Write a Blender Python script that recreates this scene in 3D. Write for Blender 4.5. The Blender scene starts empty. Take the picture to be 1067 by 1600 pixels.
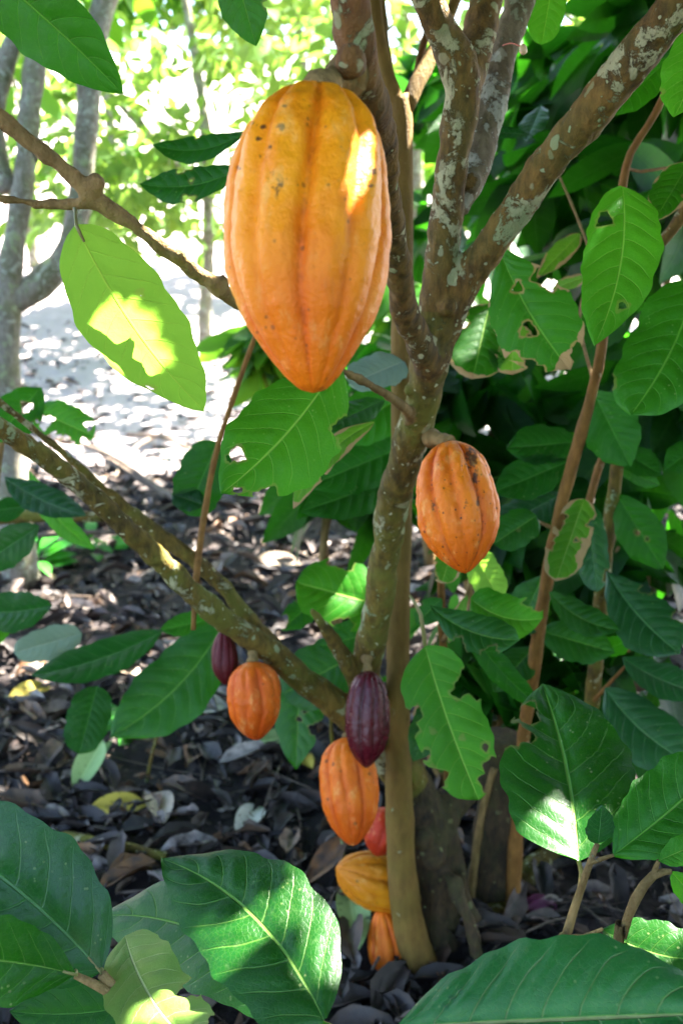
import bpy, bmesh, math, random
import numpy as np
from mathutils import Vector, noise
R = math.radians
sc = bpy.context.scene
col = sc.collection

# ------------------------------------------------------------------ camera, sky, sun, exposure
PITCH, FPX, CAMZ = 18.0, 1500.0, 1.4
cd = bpy.data.cameras.new('camera'); cam = bpy.data.objects.new('camera', cd); col.objects.link(cam)
cam.location = (0, 0, CAMZ); cam.rotation_euler = (R(90 - PITCH), 0, 0)
cd.sensor_fit = 'VERTICAL'; cd.sensor_height = 24.0; cd.lens = 24.0 * FPX / 1600.0
cd.clip_start = 0.02; cd.clip_end = 400
cd.dof.use_dof = True; cd.dof.focus_distance = 0.87; cd.dof.aperture_fstop = 4.5
sc.camera = cam

SUN = Vector((0.48, 0.28, 0.82)).normalized()
w = bpy.data.worlds.new("World"); sc.world = w; w.use_nodes = True
wn = w.node_tree; sky = wn.nodes.new('ShaderNodeTexSky'); sky.sky_type = 'NISHITA'; sky.sun_disc = False
sky.sun_elevation = math.asin(SUN.z); sky.sun_rotation = math.atan2(SUN.x, SUN.y)
sky.dust_density = 1.5
bg = wn.nodes['Background']; bg.inputs['Strength'].default_value = 0.055
wn.links.new(sky.outputs[0], bg.inputs[0])
sl = bpy.data.lights.new('sun', 'SUN'); sl.energy = 5.0; sl.angle = R(0.5); sl.color = (1, .95, .86)
so = bpy.data.objects.new('sun', sl); col.objects.link(so)
so.rotation_euler = (-SUN).to_track_quat('-Z', 'Y').to_euler(); so.location = (3, 3, 8)
sc.view_settings.view_transform = 'Standard'; sc.view_settings.look = 'None'
sc.view_settings.gamma = 1; sc.view_settings.exposure = 4.4
sc.cycles.max_bounces = 10; sc.cycles.transparent_max_bounces = 16
sc.cycles.diffuse_bounces = 5; sc.cycles.transmission_bounces = 8

# ------------------------------------------------------------------ geometry of the view: pixel + distance -> point
CP, SP = math.cos(R(PITCH)), math.sin(R(PITCH))
CAM = np.array([0, 0, CAMZ]); RT = np.array([1., 0, 0]); UP = np.array([0, SP, CP]); FW = np.array([0, CP, -SP])
def at(px, py, d):
    return CAM + RT * ((px - 533.5) / FPX * d) + UP * ((800 - py) / FPX * d) + FW * d
def ground_at(px, py, z=0.0):
    v = RT * ((px - 533.5) / FPX) + UP * ((800 - py) / FPX) + FW
    return CAM + v * ((z - CAMZ) / v[2])
def hill(x, y):
    r = max(0.0, y - 6.5)
    return 0.05 * r + 0.012 * r * r * (1 if r < 12 else 0) + (0.012 * 144 + .1 * (r - 12) if r >= 12 else 0) + 0.03 * noise.noise(Vector((x * .8, y * .8, 0))) + 0.012 * noise.noise(Vector((x * 4, y * 4, 3)))
rng = np.random.default_rng(7)

# ------------------------------------------------------------------ object helpers
def mk(name, verts, faces, mat=None, parent=None, smooth=True, uvs=None, attrs=None, mats=None, fmat=None):
    """one mesh object; verts in world space, moved into its parent's frame"""
    verts = np.asarray(verts, dtype=np.float64)
    if parent is not None: verts = verts - np.array(parent.location)
    me = bpy.data.meshes.new(name)
    if isinstance(faces, np.ndarray):
        n, k = faces.shape
        me.vertices.add(len(verts)); me.vertices.foreach_set('co', verts.astype(np.float32).ravel())
        me.loops.add(n * k); me.loops.foreach_set('vertex_index', faces.astype(np.int32).ravel())
        me.polygons.add(n); me.polygons.foreach_set('loop_start', np.arange(0, n * k, k, dtype=np.int32))
        me.update(calc_edges=True)
    else:
        me.from_pydata(verts.tolist(), [], [tuple(f) for f in faces])
    if smooth: me.polygons.foreach_set('use_smooth', np.ones(len(me.polygons), dtype=bool))
    if uvs is not None:
        l = me.uv_layers.new(name='UVMap'); l.data.foreach_set('uv', np.asarray(uvs, dtype=np.float32).ravel())
    for k, a in (attrs or {}).items():
        at_ = me.attributes.new(k, 'FLOAT', 'POINT'); at_.data.foreach_set('value', np.asarray(a, dtype=np.float32).ravel())
    for m in (mats or ([mat] if mat else [])): me.materials.append(m)
    if fmat is not None: me.polygons.foreach_set('material_index', np.asarray(fmat, dtype=np.int32))
    me.update()
    o = bpy.data.objects.new(name, me); col.objects.link(o)
    if parent is not None: o.parent = parent
    return o
def thing(name, label, cat, loc, group=None):
    o = bpy.data.objects.new(name, None); col.objects.link(o); o.location = Vector([float(c) for c in loc])
    o.empty_display_size = .05
    o['label'] = label; o['category'] = cat
    if group: o['group'] = group
    bpy.context.view_layer.update()
    return o
def tag(o, label=None, cat=None, group=None, kind=None):
    if label: o['label'] = label
    if cat: o['category'] = cat
    if group: o['group'] = group
    if kind: o['kind'] = kind
    return o
def smooth_path(pts, rad, step=0.02):
    P = np.array(pts, float); Rr = np.array(rad, float)
    out, ro = [], []
    n = len(P)
    for i in range(n - 1):
        p0, p1, p2, p3 = P[max(i - 1, 0)], P[i], P[i + 1], P[min(i + 2, n - 1)]
        m = max(2, int(np.linalg.norm(p2 - p1) / step))
        for k in range(m):
            t = k / m
            out.append(.5 * ((2 * p1) + (-p0 + p2) * t + (2 * p0 - 5 * p1 + 4 * p2 - p3) * t * t + (-p0 + 3 * p1 - 3 * p2 + p3) * t ** 3))
            ro.append(Rr[i] * (1 - t) + Rr[i + 1] * t)
    out.append(P[-1]); ro.append(Rr[-1])
    return np.array(out), np.array(ro)
def tube_arrays(pts, rad, seg=10, step=0.02, wob=0.0, seed=0.0, cap=True):
    P, Rr = smooth_path(pts, rad, step)
    n = len(P); T = np.gradient(P, axis=0); T /= np.linalg.norm(T, axis=1)[:, None] + 1e-12
    ref = np.array([0.3, 1, .2]) if abs(T[0][1]) < .8 else np.array([1., 0, 0])
    V = []
    a = np.cross(T[0], ref); a /= np.linalg.norm(a)
    for i in range(n):
        a = a - T[i] * np.dot(a, T[i]); a /= np.linalg.norm(a); b = np.cross(T[i], a)
        for k in range(seg):
            th = 2 * math.pi * k / seg
            r = Rr[i]
            p = P[i] + (a * math.cos(th) + b * math.sin(th)) * r
            if wob: p = p + (a * math.cos(th) + b * math.sin(th)) * r * wob * noise.noise(Vector(p * (0.35 / max(r, .004))) + Vector((seed, 0, 0)))
            V.append(p)
    F = []
    for i in range(n - 1):
        for k in range(seg):
            F.append((i * seg + k, i * seg + (k + 1) % seg, (i + 1) * seg + (k + 1) % seg, (i + 1) * seg + k))
    if cap:
        V.append(P[0]); V.append(P[-1]); c0, c1 = len(V) - 2, len(V) - 1
        for k in range(seg):
            F.append((c0, (k + 1) % seg, k)); F.append((c1, (n - 1) * seg + k, (n - 1) * seg + (k + 1) % seg))
    return V, F
def merge(*parts):
    V, F = [], []
    for v, f in parts:
        o = len(V); V += list(v); F += [tuple(i + o for i in q) for q in f]
    return V, F

# ------------------------------------------------------------------ materials
class NT:
    def __init__(s, name):
        s.m = bpy.data.materials.new(name); s.m.use_nodes = True; s.t = s.m.node_tree; s.t.nodes.clear()
        s.out = s.n('ShaderNodeOutputMaterial')
    def n(s, t, **kw):
        x = s.t.nodes.new(t)
        for k, v in kw.items(): setattr(x, k, v)
        return x
    def set(s, sock, v):
        if isinstance(v, bpy.types.NodeSocket): s.t.links.new(v, sock)
        elif isinstance(v, (tuple, list)) and len(v) == 3 and sock.type == 'RGBA': sock.default_value = (*v, 1)
        else: sock.default_value = v
    def math(s, op, a, b=0.0, clamp=False):
        x = s.n('ShaderNodeMath', operation=op, use_clamp=clamp); s.set(x.inputs[0], a); s.set(x.inputs[1], b); return x.outputs[0]
    def mix(s, f, a, b):
        x = s.n('ShaderNodeMix', data_type='RGBA'); s.set(x.inputs[0], f); s.set(x.inputs[6], a); s.set(x.inputs[7], b); return x.outputs[2]
    def rng(s, v, a, b, c=0.0, d=1.0, smooth=True):
        x = s.n('ShaderNodeMapRange', interpolation_type='SMOOTHSTEP' if smooth else 'LINEAR', clamp=True)
        for i, q in enumerate((v, a, b, c, d)): s.set(x.inputs[i], q)
        return x.outputs[0]
    def noise(s, vec, scale, detail=4, rough=.55, dist=0.0):
        x = s.n('ShaderNodeTexNoise'); s.set(x.inputs['Vector'], vec); s.set(x.inputs['Scale'], scale)
        x.inputs['Detail'].default_value = detail; x.inputs['Roughness'].default_value = rough; x.inputs['Distortion'].default_value = dist
        return x.outputs[0]
    def vor(s, vec, scale, feature='F1'):
        x = s.n('ShaderNodeTexVoronoi', feature=feature); s.set(x.inputs['Vector'], vec); s.set(x.inputs['Scale'], scale); return x
    def mapv(s, vec, scale):
        x = s.n('ShaderNodeMapping'); s.set(x.inputs[0], vec); x.inputs['Scale'].default_value = scale; return x.outputs[0]
    def bump(s, h, strength, dist):
        x = s.n('ShaderNodeBump'); s.set(x.inputs['Height'], h); x.inputs['Strength'].default_value = strength; x.inputs['Distance'].default_value = dist; return x.outputs[0]
    def bsdf(s, colr, rough, nrm=None, spec=.5, coat=0.0):
        x = s.n('ShaderNodeBsdfPrincipled'); s.set(x.inputs['Base Color'], colr); s.set(x.inputs['Roughness'], rough)
        s.set(x.inputs['Specular IOR Level'], spec); x.inputs['Coat Weight'].default_value = coat; x.inputs['Coat Roughness'].default_value = .25
        if nrm is not None: s.set(x.inputs['Normal'], nrm)
        return x.outputs[0]
    def obj(s): return s.n('ShaderNodeTexCoord').outputs['Object']
    def attr(s, name): return s.n('ShaderNodeAttribute', attribute_name=name).outputs['Fac']
    def done(s, sh): s.t.links.new(sh, s.out.inputs[0]); return s.m

def leaf_mat(name, c1, c2, vein, trans, tcol, rough=.36, holes=False, island=False, spots=.34, spec=.16, brown=.0, simple=False, quilt=.6):
    k = NT(name)
    rnd = k.n('ShaderNodeNewGeometry').outputs['Random Per Island'] if island else k.n('ShaderNodeObjectInfo').outputs['Random']
    oc = k.obj()
    n1 = k.noise(oc, 14, 3)
    f = k.math('ADD', k.math('MULTIPLY', rnd, .6), k.math('MULTIPLY', k.math('SUBTRACT', n1, .5), .9), True)
    base = k.mix(f, c1, c2)
    tc = k.mix(f, tcol, tuple(x * 1.35 for x in tcol))
    nrm = None
    if not simple:
        uv = k.n('ShaderNodeSeparateXYZ'); k.set(uv.inputs[0], k.n('ShaderNodeUVMap').outputs[0])
        p, v = uv.outputs[0], uv.outputs[1]
        fr = k.math('FRACT', p); d = k.math('MINIMUM', fr, k.math('SUBTRACT', 1.0, fr))
        av = k.math('ABSOLUTE', v)
        lat = k.math('MULTIPLY', k.rng(d, .045, .010), k.rng(av, 1.0, .7))
        mid = k.rng(av, .034, .012)
        vm = k.math('MAXIMUM', k.math('MULTIPLY', lat, .40), mid)
        base = k.mix(k.math('MULTIPLY', vm, .8), base, vein)
        # near-vein darkening of the blade texture and fine network
        net = k.vor(k.mapv(oc, (1, 1, 1)), 260, 'DISTANCE_TO_EDGE').outputs[0]
        netm = k.rng(net, .10, .0)
        base = k.mix(k.math('MULTIPLY', netm, .07), base, vein)
        if spots:
            sv = k.vor(oc, 130); sp = k.math('MULTIPLY', k.rng(sv.outputs['Distance'], .20, .10), k.rng(k.noise(oc, 17, 4), .52, .66))
            base = k.mix(k.math('MULTIPLY', sp, spots), base, (.42, .45, .18))
            dust = k.rng(k.noise(oc, 60, 5, .7), .56, .72)
            base = k.mix(k.math('MULTIPLY', dust, spots * .25), base, (.25, .32, .16))
        hgt = k.math('ADD', k.math('MULTIPLY', vm, -.9), k.math('ADD', k.math('MULTIPLY', netm, -.06), k.math('MULTIPLY', k.noise(oc, 45, 3), .9)))
        nrm = k.bump(hgt, quilt, .0025)
    h = None
    if holes or brown:
        h = k.attr('hole')
        rim = k.rng(k.math('ADD', h, k.math('MULTIPLY', k.math('SUBTRACT', k.noise(oc, 90, 3), .5), .007)), -.0034, -.0012)
        base = k.mix(k.math('MULTIPLY', rim, .8 if brown else .25), base, (.30, .20, .07))
        tc = k.mix(k.math('MULTIPLY', rim, .8 if brown else .25), tc, (.3, .2, .06))
    if brown:
        bm_ = k.rng(k.math('ADD', k.math('MULTIPLY', k.attr('edge'), 1.0), k.math('MULTIPLY', k.math('SUBTRACT', k.noise(oc, 16, 4), .5), 2.0)), 1.0 - brown * .5, 1.03 - brown * .5)
        base = k.mix(bm_, base, (.34, .23, .10)); tc = k.mix(bm_, tc, (.3, .2, .08))
    rg = k.math('ADD', rough, k.math('MULTIPLY', k.noise(oc, 30, 3), .16))
    a = k.bsdf(base, rg, nrm, spec)
    t = k.n('ShaderNodeBsdfTranslucent'); k.set(t.inputs[0], tc)
    if nrm is not None: k.set(t.inputs[1], nrm)
    m = k.n('ShaderNodeMixShader'); m.inputs[0].default_value = trans
    k.t.links.new(a, m.inputs[1]); k.t.links.new(t.outputs[0], m.inputs[2])
    sh = m.outputs[0]
    if holes:
        tr = k.n('ShaderNodeBsdfTransparent'); m2 = k.n('ShaderNodeMixShader')
        k.set(m2.inputs[0], k.math('GREATER_THAN', h, .0003)); k.t.links.new(sh, m2.inputs[1]); k.t.links.new(tr.outputs[0], m2.inputs[2]); sh = m2.outputs[0]
    return k.done(sh)

G1, G2 = (.001, .034, .001), (.004, .070, .002)
LM = dict(
    green=leaf_mat('leaf_green', G1, G2, (.13, .25, .04), .30, (.05, .34, .006), holes=True, spec=.32),
    near=leaf_mat('leaf_near_waxy', (.004, .080, .013), (.014, .120, .022), (.24, .22, .09), .28, (.08, .42, .03), holes=True, spec=.42, rough=.36),
    light=leaf_mat('leaf_light_green', (.005, .076, .001), (.018, .125, .003), (.24, .36, .06), .36, (.12, .52, .02), holes=True, spots=.3),
    dark=leaf_mat('leaf_dark_green', (.001, .020, .001), (.004, .044, .002), (.06, .15, .03), .25, (.03, .24, .01), holes=True, spots=.3),
    lit=leaf_mat('leaf_yellow_green', (.11, .30, .02), (.19, .38, .04), (.34, .42, .06), .52, (.25, .50, .045), rough=.5, holes=True, spots=.1),
    blue=leaf_mat('leaf_glossy_dark', (.002, .030, .006), (.005, .052, .010), (.10, .20, .08), .18, (.03, .22, .02), rough=.30, holes=True, spots=.4, spec=.42),
    damaged=leaf_mat('leaf_browned', (.02, .12, .006), (.07, .19, .015), (.26, .34, .07), .35, (.2, .5, .03), holes=True, brown=.55),
    browned=leaf_mat('leaf_brown_edged', (.002, .036, .001), (.007, .068, .002), (.14, .24, .04), .28, (.06, .34, .01), holes=True, brown=.16),
    pale=leaf_mat('leaf_pale', (.13, .25, .04), (.26, .36, .10), (.48, .50, .25), .40, (.5, .6, .2), rough=.5, holes=True),
    grey=leaf_mat('leaf_dusty_grey', (.16, .24, .17), (.24, .30, .24), (.35, .4, .3), .1, (.2, .3, .1), rough=.5),
)
FOL = dict(
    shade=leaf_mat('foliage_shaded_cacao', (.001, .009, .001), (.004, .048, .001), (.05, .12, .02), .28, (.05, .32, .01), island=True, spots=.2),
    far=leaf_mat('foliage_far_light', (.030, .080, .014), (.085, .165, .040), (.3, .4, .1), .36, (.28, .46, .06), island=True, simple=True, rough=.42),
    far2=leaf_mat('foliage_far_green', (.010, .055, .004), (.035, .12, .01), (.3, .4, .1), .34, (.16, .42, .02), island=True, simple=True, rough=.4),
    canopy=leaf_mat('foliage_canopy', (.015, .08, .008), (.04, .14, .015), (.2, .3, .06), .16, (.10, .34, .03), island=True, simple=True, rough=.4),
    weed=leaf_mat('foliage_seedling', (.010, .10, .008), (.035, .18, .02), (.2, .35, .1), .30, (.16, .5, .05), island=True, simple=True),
)
def bark(name, c1, c2, lichen=.5, lcol=(.56, .53, .30), moss=.3, mcol=(.085, .095, .015), red=None, fine=1.0):
    k = NT(name); oc = k.obj()
    g = k.noise(k.mapv(oc, (60, 60, 22)), 1.6 * fine, 6, .65); n2 = k.noise(oc, 9, 4)
    base = k.mix(k.rng(k.math('ADD', k.math('MULTIPLY', g, .65), k.math('MULTIPLY', n2, .35)), .32, .68), c1, c2)
    if red:
        z = k.n('ShaderNodeSeparateXYZ'); k.set(z.inputs[0], oc)
        base = k.mix(k.math('MULTIPLY', k.rng(z.outputs[2], red[0], red[1]), k.rng(k.noise(oc, 22, 4), .25, .55)), base, red[2])
    base = k.mix(k.math('MULTIPLY', k.rng(k.noise(oc, 13, 5, .6), .42, .62), moss), base, mcol)
    # lichen: ragged patches and small round crusts
    wob = k.n('ShaderNodeVectorMath', operation='ADD'); k.set(wob.inputs[0], oc)
    nx = k.n('ShaderNodeTexNoise'); k.set(nx.inputs['Vector'], oc); nx.inputs['Scale'].default_value = 70
    sc_ = k.n('ShaderNodeVectorMath', operation='SCALE'); k.set(sc_.inputs[0], nx.outputs[1]); sc_.inputs[3].default_value = .012
    k.set(wob.inputs[1], sc_.outputs[0])
    v1 = k.vor(k.mapv(wob.outputs[0], (1, 1, .7)), 52)
    sep = k.n('ShaderNodeSeparateColor'); k.set(sep.inputs[0], v1.outputs['Color'])
    keep = k.math('MULTIPLY', k.rng(sep.outputs[0], 1 - lichen * .5, 1 - lichen * .5 + .02), k.rng(sep.outputs[1], .1, .9, .45, 1.0, False))
    ov = k.math('MULTIPLY', k.rng(k.math('ADD', v1.outputs['Distance'], k.math('MULTIPLY', sep.outputs[2], .22)), .42, .35), keep)
    v3 = k.vor(wob.outputs[0], 150); sp3 = k.n('ShaderNodeSeparateColor'); k.set(sp3.inputs[0], v3.outputs['Color'])
    ov = k.math('MAXIMUM', ov, k.math('MULTIPLY', k.rng(v3.outputs['Distance'], .36, .26), k.rng(sp3.outputs[0], 1 - lichen * .22, 1.02 - lichen * .22)))
    pt = k.math('MULTIPLY', k.rng(k.noise(oc, 21, 9, .72, .5), .645 - lichen * .17, .675 - lichen * .17), k.rng(k.noise(oc, 230, 3), .30, .44, .35, 1.0))
    lm = k.math('MAXIMUM', ov, k.math('MULTIPLY', pt, .85))
    lc = k.mix(k.noise(oc, 160, 3), lcol, tuple(x * .6 for x in lcol)); lc = k.mix(k.rng(n2, .45, .6), lc, (.27, .33, .16))
    base = k.mix(k.math('MULTIPLY', lm, .85), base, lc)
    h = k.math('ADD', k.math('MULTIPLY', g, 1.0), k.math('ADD', k.math('MULTIPLY', lm, .35), k.math('MULTIPLY', k.noise(oc, 320, 4), .4)))
    return k.done(k.bsdf(base, .82, k.bump(h, 1.0, .0045), .3))
B_MAIN = bark('bark_cacao', (.036, .019, .004), (.215, .118, .024), .64)
B_RED = bark('bark_cacao_reddish', (.032, .017, .004), (.19, .10, .022), .36, red=(1.40, 1.70, (.20, .062, .026)), moss=.15)
B_PALE = bark('bark_pale_lichen', (.09, .065, .035), (.22, .17, .10), .75, (.48, .48, .38), .3)
B_MOSS = bark('bark_mossy', (.042, .028, .005), (.18, .118, .018), .46, moss=.75, mcol=(.13, .13, .016))
B_BASE = bark('bark_gnarled', (.014, .010, .006), (.075, .045, .018), .12, (.22, .22, .08), .45, (.05, .055, .012))
B_SAP = bark('bark_smooth_brown', (.115, .062, .012), (.20, .118, .024), .0, moss=.35, mcol=(.13, .10, .014), fine=.6)
B_TWIG = bark('bark_twig', (.13, .078, .024), (.30, .19, .07), .05, moss=.1)
B_ORANGE = bark('bark_orange_brown', (.14, .060, .011), (.27, .125, .026), .0, moss=.1)
B_FAR = bark('bark_far_tree', (.10, .085, .065), (.26, .23, .19), .6, (.5, .52, .45), .45)
B_DEAD = bark('bark_dead_stick', (.05, .035, .025), (.15, .11, .085), .1, moss=.05)
def petiole_mat():
    k = NT('petiole_green'); oc = k.obj()
    return k.done(k.bsdf(k.mix(k.noise(oc, 40), (.12, .15, .03), (.22, .16, .06)), .5))
M_PET = petiole_mat()

def pod_mat(name, ridge, furrow, tip, spots=.5, line=.0, rough=.36, spot_col=(.03, .014, .006), scars=0.0, mott=.5, seed=0.0, spec=.22, spsize=1.0):
    k = NT(name); oc = k.n('ShaderNodeVectorMath', operation='ADD'); k.set(oc.inputs[0], k.obj()); oc.inputs[1].default_value = (seed, seed * .7, 0); oc = oc.outputs[0]
    gr = k.attr('groove'); t = k.attr('along')
    n1 = k.noise(k.mapv(oc, (1, 1, .28)), 34, 4, .6); n2 = k.noise(oc, 70, 5, .65)
    f = k.math('ADD', k.math('MULTIPLY', gr, .42), k.math('MULTIPLY', k.math('SUBTRACT', n1, .5), 2.2 * mott))
    f = k.math('ADD', f, k.math('MULTIPLY', k.math('SUBTRACT', n2, .5), .7 * mott))
    f = k.math('ADD', f, k.math('MULTIPLY', k.math('SUBTRACT', k.noise(oc, 9, 2), .46), 1.6 * mott))
    base = k.mix(k.rng(f, -.1, .75), ridge, furrow)
    base = k.mix(k.math('MULTIPLY', k.rng(t, .42, .95), .75), base, tip)
    if line: base = k.mix(k.math('MULTIPLY', k.math('MULTIPLY', k.rng(gr, .72, .98), line), k.rng(n2, .46, .60)), base, spot_col)
    v = k.vor(oc, 150 / spsize); vs = k.n('ShaderNodeSeparateColor'); k.set(vs.inputs[0], v.outputs['Color'])
    sp = k.math('MULTIPLY', k.rng(k.math('ADD', k.math('ADD', v.outputs['Distance'], k.math('MULTIPLY', k.math('SUBTRACT', n2, .5), .5)), k.math('MULTIPLY', vs.outputs[0], .26)), .32, .18), k.rng(k.noise(oc, 24, 3), .60 - .22 * spots, .64 - .22 * spots))
    base = k.mix(k.math('MULTIPLY', sp, .9 * min(1, spots * 1.4)), base, spot_col)
    if scars:
        s = k.math('MULTIPLY', k.rng(k.noise(k.mapv(oc, (1, 1, .6)), 26, 6, .72, .5), .72 - .1 * scars, .75 - .1 * scars), k.rng(n2, .42, .52))
        base = k.mix(k.math('MULTIPLY', s, .85), base, (.055, .03, .012))
        s2 = k.rng(k.noise(k.mapv(oc, (1, 1, .35)), 19, 5, .6), .64, .68)
        base = k.mix(k.math('MULTIPLY', s2, .22 * scars), base, (.26, .16, .04))
    am = k.attr('scar'); base = k.mix(k.math('MULTIPLY', k.rng(k.math('ADD', am, k.math('MULTIPLY', k.math('SUBTRACT', k.noise(oc, 170, 4, .7), .5), 2.2)), .25, .6), k.rng(am, -.9, -.2, 0, .9)), base, (.035, .018, .010))
    fine = k.noise(oc, 420, 3)
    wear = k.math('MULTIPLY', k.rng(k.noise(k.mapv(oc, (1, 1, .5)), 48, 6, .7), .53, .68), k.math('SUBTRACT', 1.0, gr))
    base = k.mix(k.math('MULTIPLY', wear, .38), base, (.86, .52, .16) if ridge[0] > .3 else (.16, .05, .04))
    grime = k.rng(k.noise(oc, 85, 6, .75), .60, .70)
    base = k.mix(k.math('MULTIPLY', grime, .35 * min(1, spots * 1.6)), base, tuple(x * .28 for x in furrow))
    h = k.math('ADD', k.math('MULTIPLY', n2, 1.1), k.math('ADD', k.math('MULTIPLY', fine, .35), k.math('MULTIPLY', k.noise(oc, 28, 2), 1.0)))
    rg = k.math('ADD', rough, k.math('MULTIPLY', n2, .22))
    return k.done(k.bsdf(base, rg, k.bump(h, .7, .003), spec))

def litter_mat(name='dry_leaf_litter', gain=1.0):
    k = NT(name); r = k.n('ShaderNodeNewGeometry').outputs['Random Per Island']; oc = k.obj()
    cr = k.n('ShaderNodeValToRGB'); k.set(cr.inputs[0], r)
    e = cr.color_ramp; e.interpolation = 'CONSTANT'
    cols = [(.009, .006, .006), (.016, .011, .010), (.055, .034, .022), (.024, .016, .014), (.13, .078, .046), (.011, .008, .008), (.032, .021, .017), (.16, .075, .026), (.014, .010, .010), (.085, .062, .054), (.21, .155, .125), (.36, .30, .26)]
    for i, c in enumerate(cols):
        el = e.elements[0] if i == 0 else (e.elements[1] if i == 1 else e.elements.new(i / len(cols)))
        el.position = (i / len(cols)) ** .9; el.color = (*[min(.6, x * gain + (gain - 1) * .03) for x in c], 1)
    n = k.noise(oc, 38, 4)
    base = k.mix(k.rng(n, .3, .75), cr.outputs[0], (.035, .026, .022))
    return k.done(k.bsdf(base, .6, k.bump(k.noise(oc, 90, 4), .5, .003), .4))
def dry_mat(name, a, b, rough=.6):
    k = NT(name); oc = k.obj()
    uv = k.n('ShaderNodeSeparateXYZ'); k.set(uv.inputs[0], k.n('ShaderNodeUVMap').outputs[0])
    mid = k.rng(k.math('ABSOLUTE', uv.outputs[1]), .06, .02)
    base = k.mix(k.noise(oc, 22, 5, .6), a, b); base = k.mix(k.math('MULTIPLY', mid, .5), base, tuple(min(1, x * 1.5) for x in b))
    base = k.mix(k.rng(k.noise(oc, 60, 3), .62, .68), base, tuple(x * .3 for x in a))
    return k.done(k.bsdf(base, rough, k.bump(k.noise(oc, 60, 4), .5, .003), .4))
def ground_mat():
    k = NT('ground_dark_humus'); oc = k.obj()
    n = k.noise(oc, 3, 8, .65); v = k.vor(oc, 26); sepc = k.n('ShaderNodeSeparateColor'); k.set(sepc.inputs[0], v.outputs['Color'])
    base = k.mix(k.rng(n, .35, .7), (.010, .008, .009), (.038, .029, .026))
    base = k.mix(k.math('MULTIPLY', k.rng(v.outputs['Distance'], .42, .30), k.rng(sepc.outputs[0], .55, .6)), base, (.07, .055, .046))
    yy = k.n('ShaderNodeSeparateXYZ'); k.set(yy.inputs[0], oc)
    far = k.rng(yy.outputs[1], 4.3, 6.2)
    base = k.mix(k.math('MULTIPLY', far, .75), base, k.mix(k.noise(oc, 9, 6, .7), (.30, .25, .24), (.54, .46, .45)))  # far ground turned pale: the clearing's sun glare painted into its colour
    return k.done(k.bsdf(base, .9, k.bump(k.math('ADD', n, k.math('MULTIPLY', k.noise(oc, 30, 6), .6)), .9, .03), .2))
M_LIT, M_LIT2, M_GROUND = litter_mat(), litter_mat('litter_painted_sunlit', 2.0), ground_mat()  # second litter is a paler copy with the clearing's sunlight painted in

# ------------------------------------------------------------------ leaves
_u = np.array([0, .03, .08, .16, .28, .42, .55, .68, .78, .86, .92, .965, 1.0])
_w = np.array([.03, .16, .36, .60, .84, .97, 1.0, .93, .78, .54, .34, .17, .0])
def wprof(u, kind=0):
    ww = np.interp(u, _u, _w)
    if kind == 1: ww = np.interp(u, _u, np.array([.03, .10, .22, .42, .68, .88, 1.0, 1.0, .92, .76, .52, .2, 0]))      # widest past the middle
    if kind == 2: ww = np.interp(u, _u, np.array([.05, .35, .6, .82, .96, 1.0, .95, .83, .66, .47, .30, .14, 0]))     # broad base, drawn-out tip
    if kind == 3: ww = np.interp(u, _u, np.array([.05, .4, .65, .85, .97, 1.0, 1.0, .97, .9, .78, .62, .4, 0]))      # blunt
    if kind == 4: ww = np.interp(u, _u, np.array([.06, .36, .56, .76, .92, 1.0, .98, .86, .69, .50, .33, .18, 0]))
    return ww
def leaf_points(P0, P1, W, phi=0., bend=0., sag=0., fold=.13, quilt=.055, wave=.05, seed=0, kind=0, nveins=9, nu=44, nv=16, curl=.07):
    """a curved, quilted blade from its base P0 to its tip P1"""
    P0, P1 = np.array(P0), np.array(P1); T = P1 - P0; L = np.linalg.norm(T); Tn = T / L
    V = (P0 + P1) / 2 - CAM; V /= np.linalg.norm(V)
    S = np.cross(Tn, V); S /= np.linalg.norm(S); N = np.cross(S, Tn)
    if np.dot(N, V) > 0: N = -N
    S2 = math.cos(phi) * S + math.sin(phi) * N; N2 = math.cos(phi) * N - math.sin(phi) * S
    u = np.linspace(0, 1, nu); v = np.linspace(-1, 1, nv + 1)
    U, Vv = np.meshgrid(u, v, indexing='ij'); av = np.abs(Vv)
    hw = W / 2 / max(.3, abs(math.cos(phi)))
    r2 = np.random.default_rng(seed + 11)
    ww = wprof(U, kind) * hw
    ph = r2.uniform(0, 6.28, 4)
    ww = ww * (1 + .035 * np.sin(U * 23 + ph[0] + (Vv > 0) * 2) + .02 * np.sin(U * 51 + ph[1] + (Vv > 0)))
    p = (U - .20 * av ** 1.35 * (W / L) * 2.0) * nveins + (Vv < 0) * .5
    q = np.abs(np.sin(np.pi * p)) ** .75 * (1 - av ** 3) * np.clip(av * 5, 0, 1)
    env = 4 * U * (1 - U)
    off = quilt * hw * q * np.clip(env * 1.6, 0, 1)
    off += fold * ww * (av ** 1.1) * -1.0 * 0 + fold * ww * av
    off += wave * hw * (np.sin(U * 9.5 + ph[2] + (Vv > 0) * 2.1) + .5 * np.sin(U * 21 + ph[3] + (Vv > 0) * 1.3)) * av ** 2
    off -= curl * hw * av ** 2.2 * (ww / hw)
    pts = (P0[None, None] + T * U[..., None] + S * (bend * L * env)[..., None] + N2 * (sag * L * env + off)[..., None]
           + S2 * (Vv * ww * (1 - .3 * fold * av))[..., None])
    return pts, U, Vv, p, L, hw
def quads(nu, nv):
    i, j = np.meshgrid(np.arange(nu - 1), np.arange(nv - 1), indexing='ij')
    a = i * nv + j
    return np.stack([a, a + nv, a + nv + 1, a + 1], -1).reshape(-1, 4)
SEED = [0]
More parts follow.
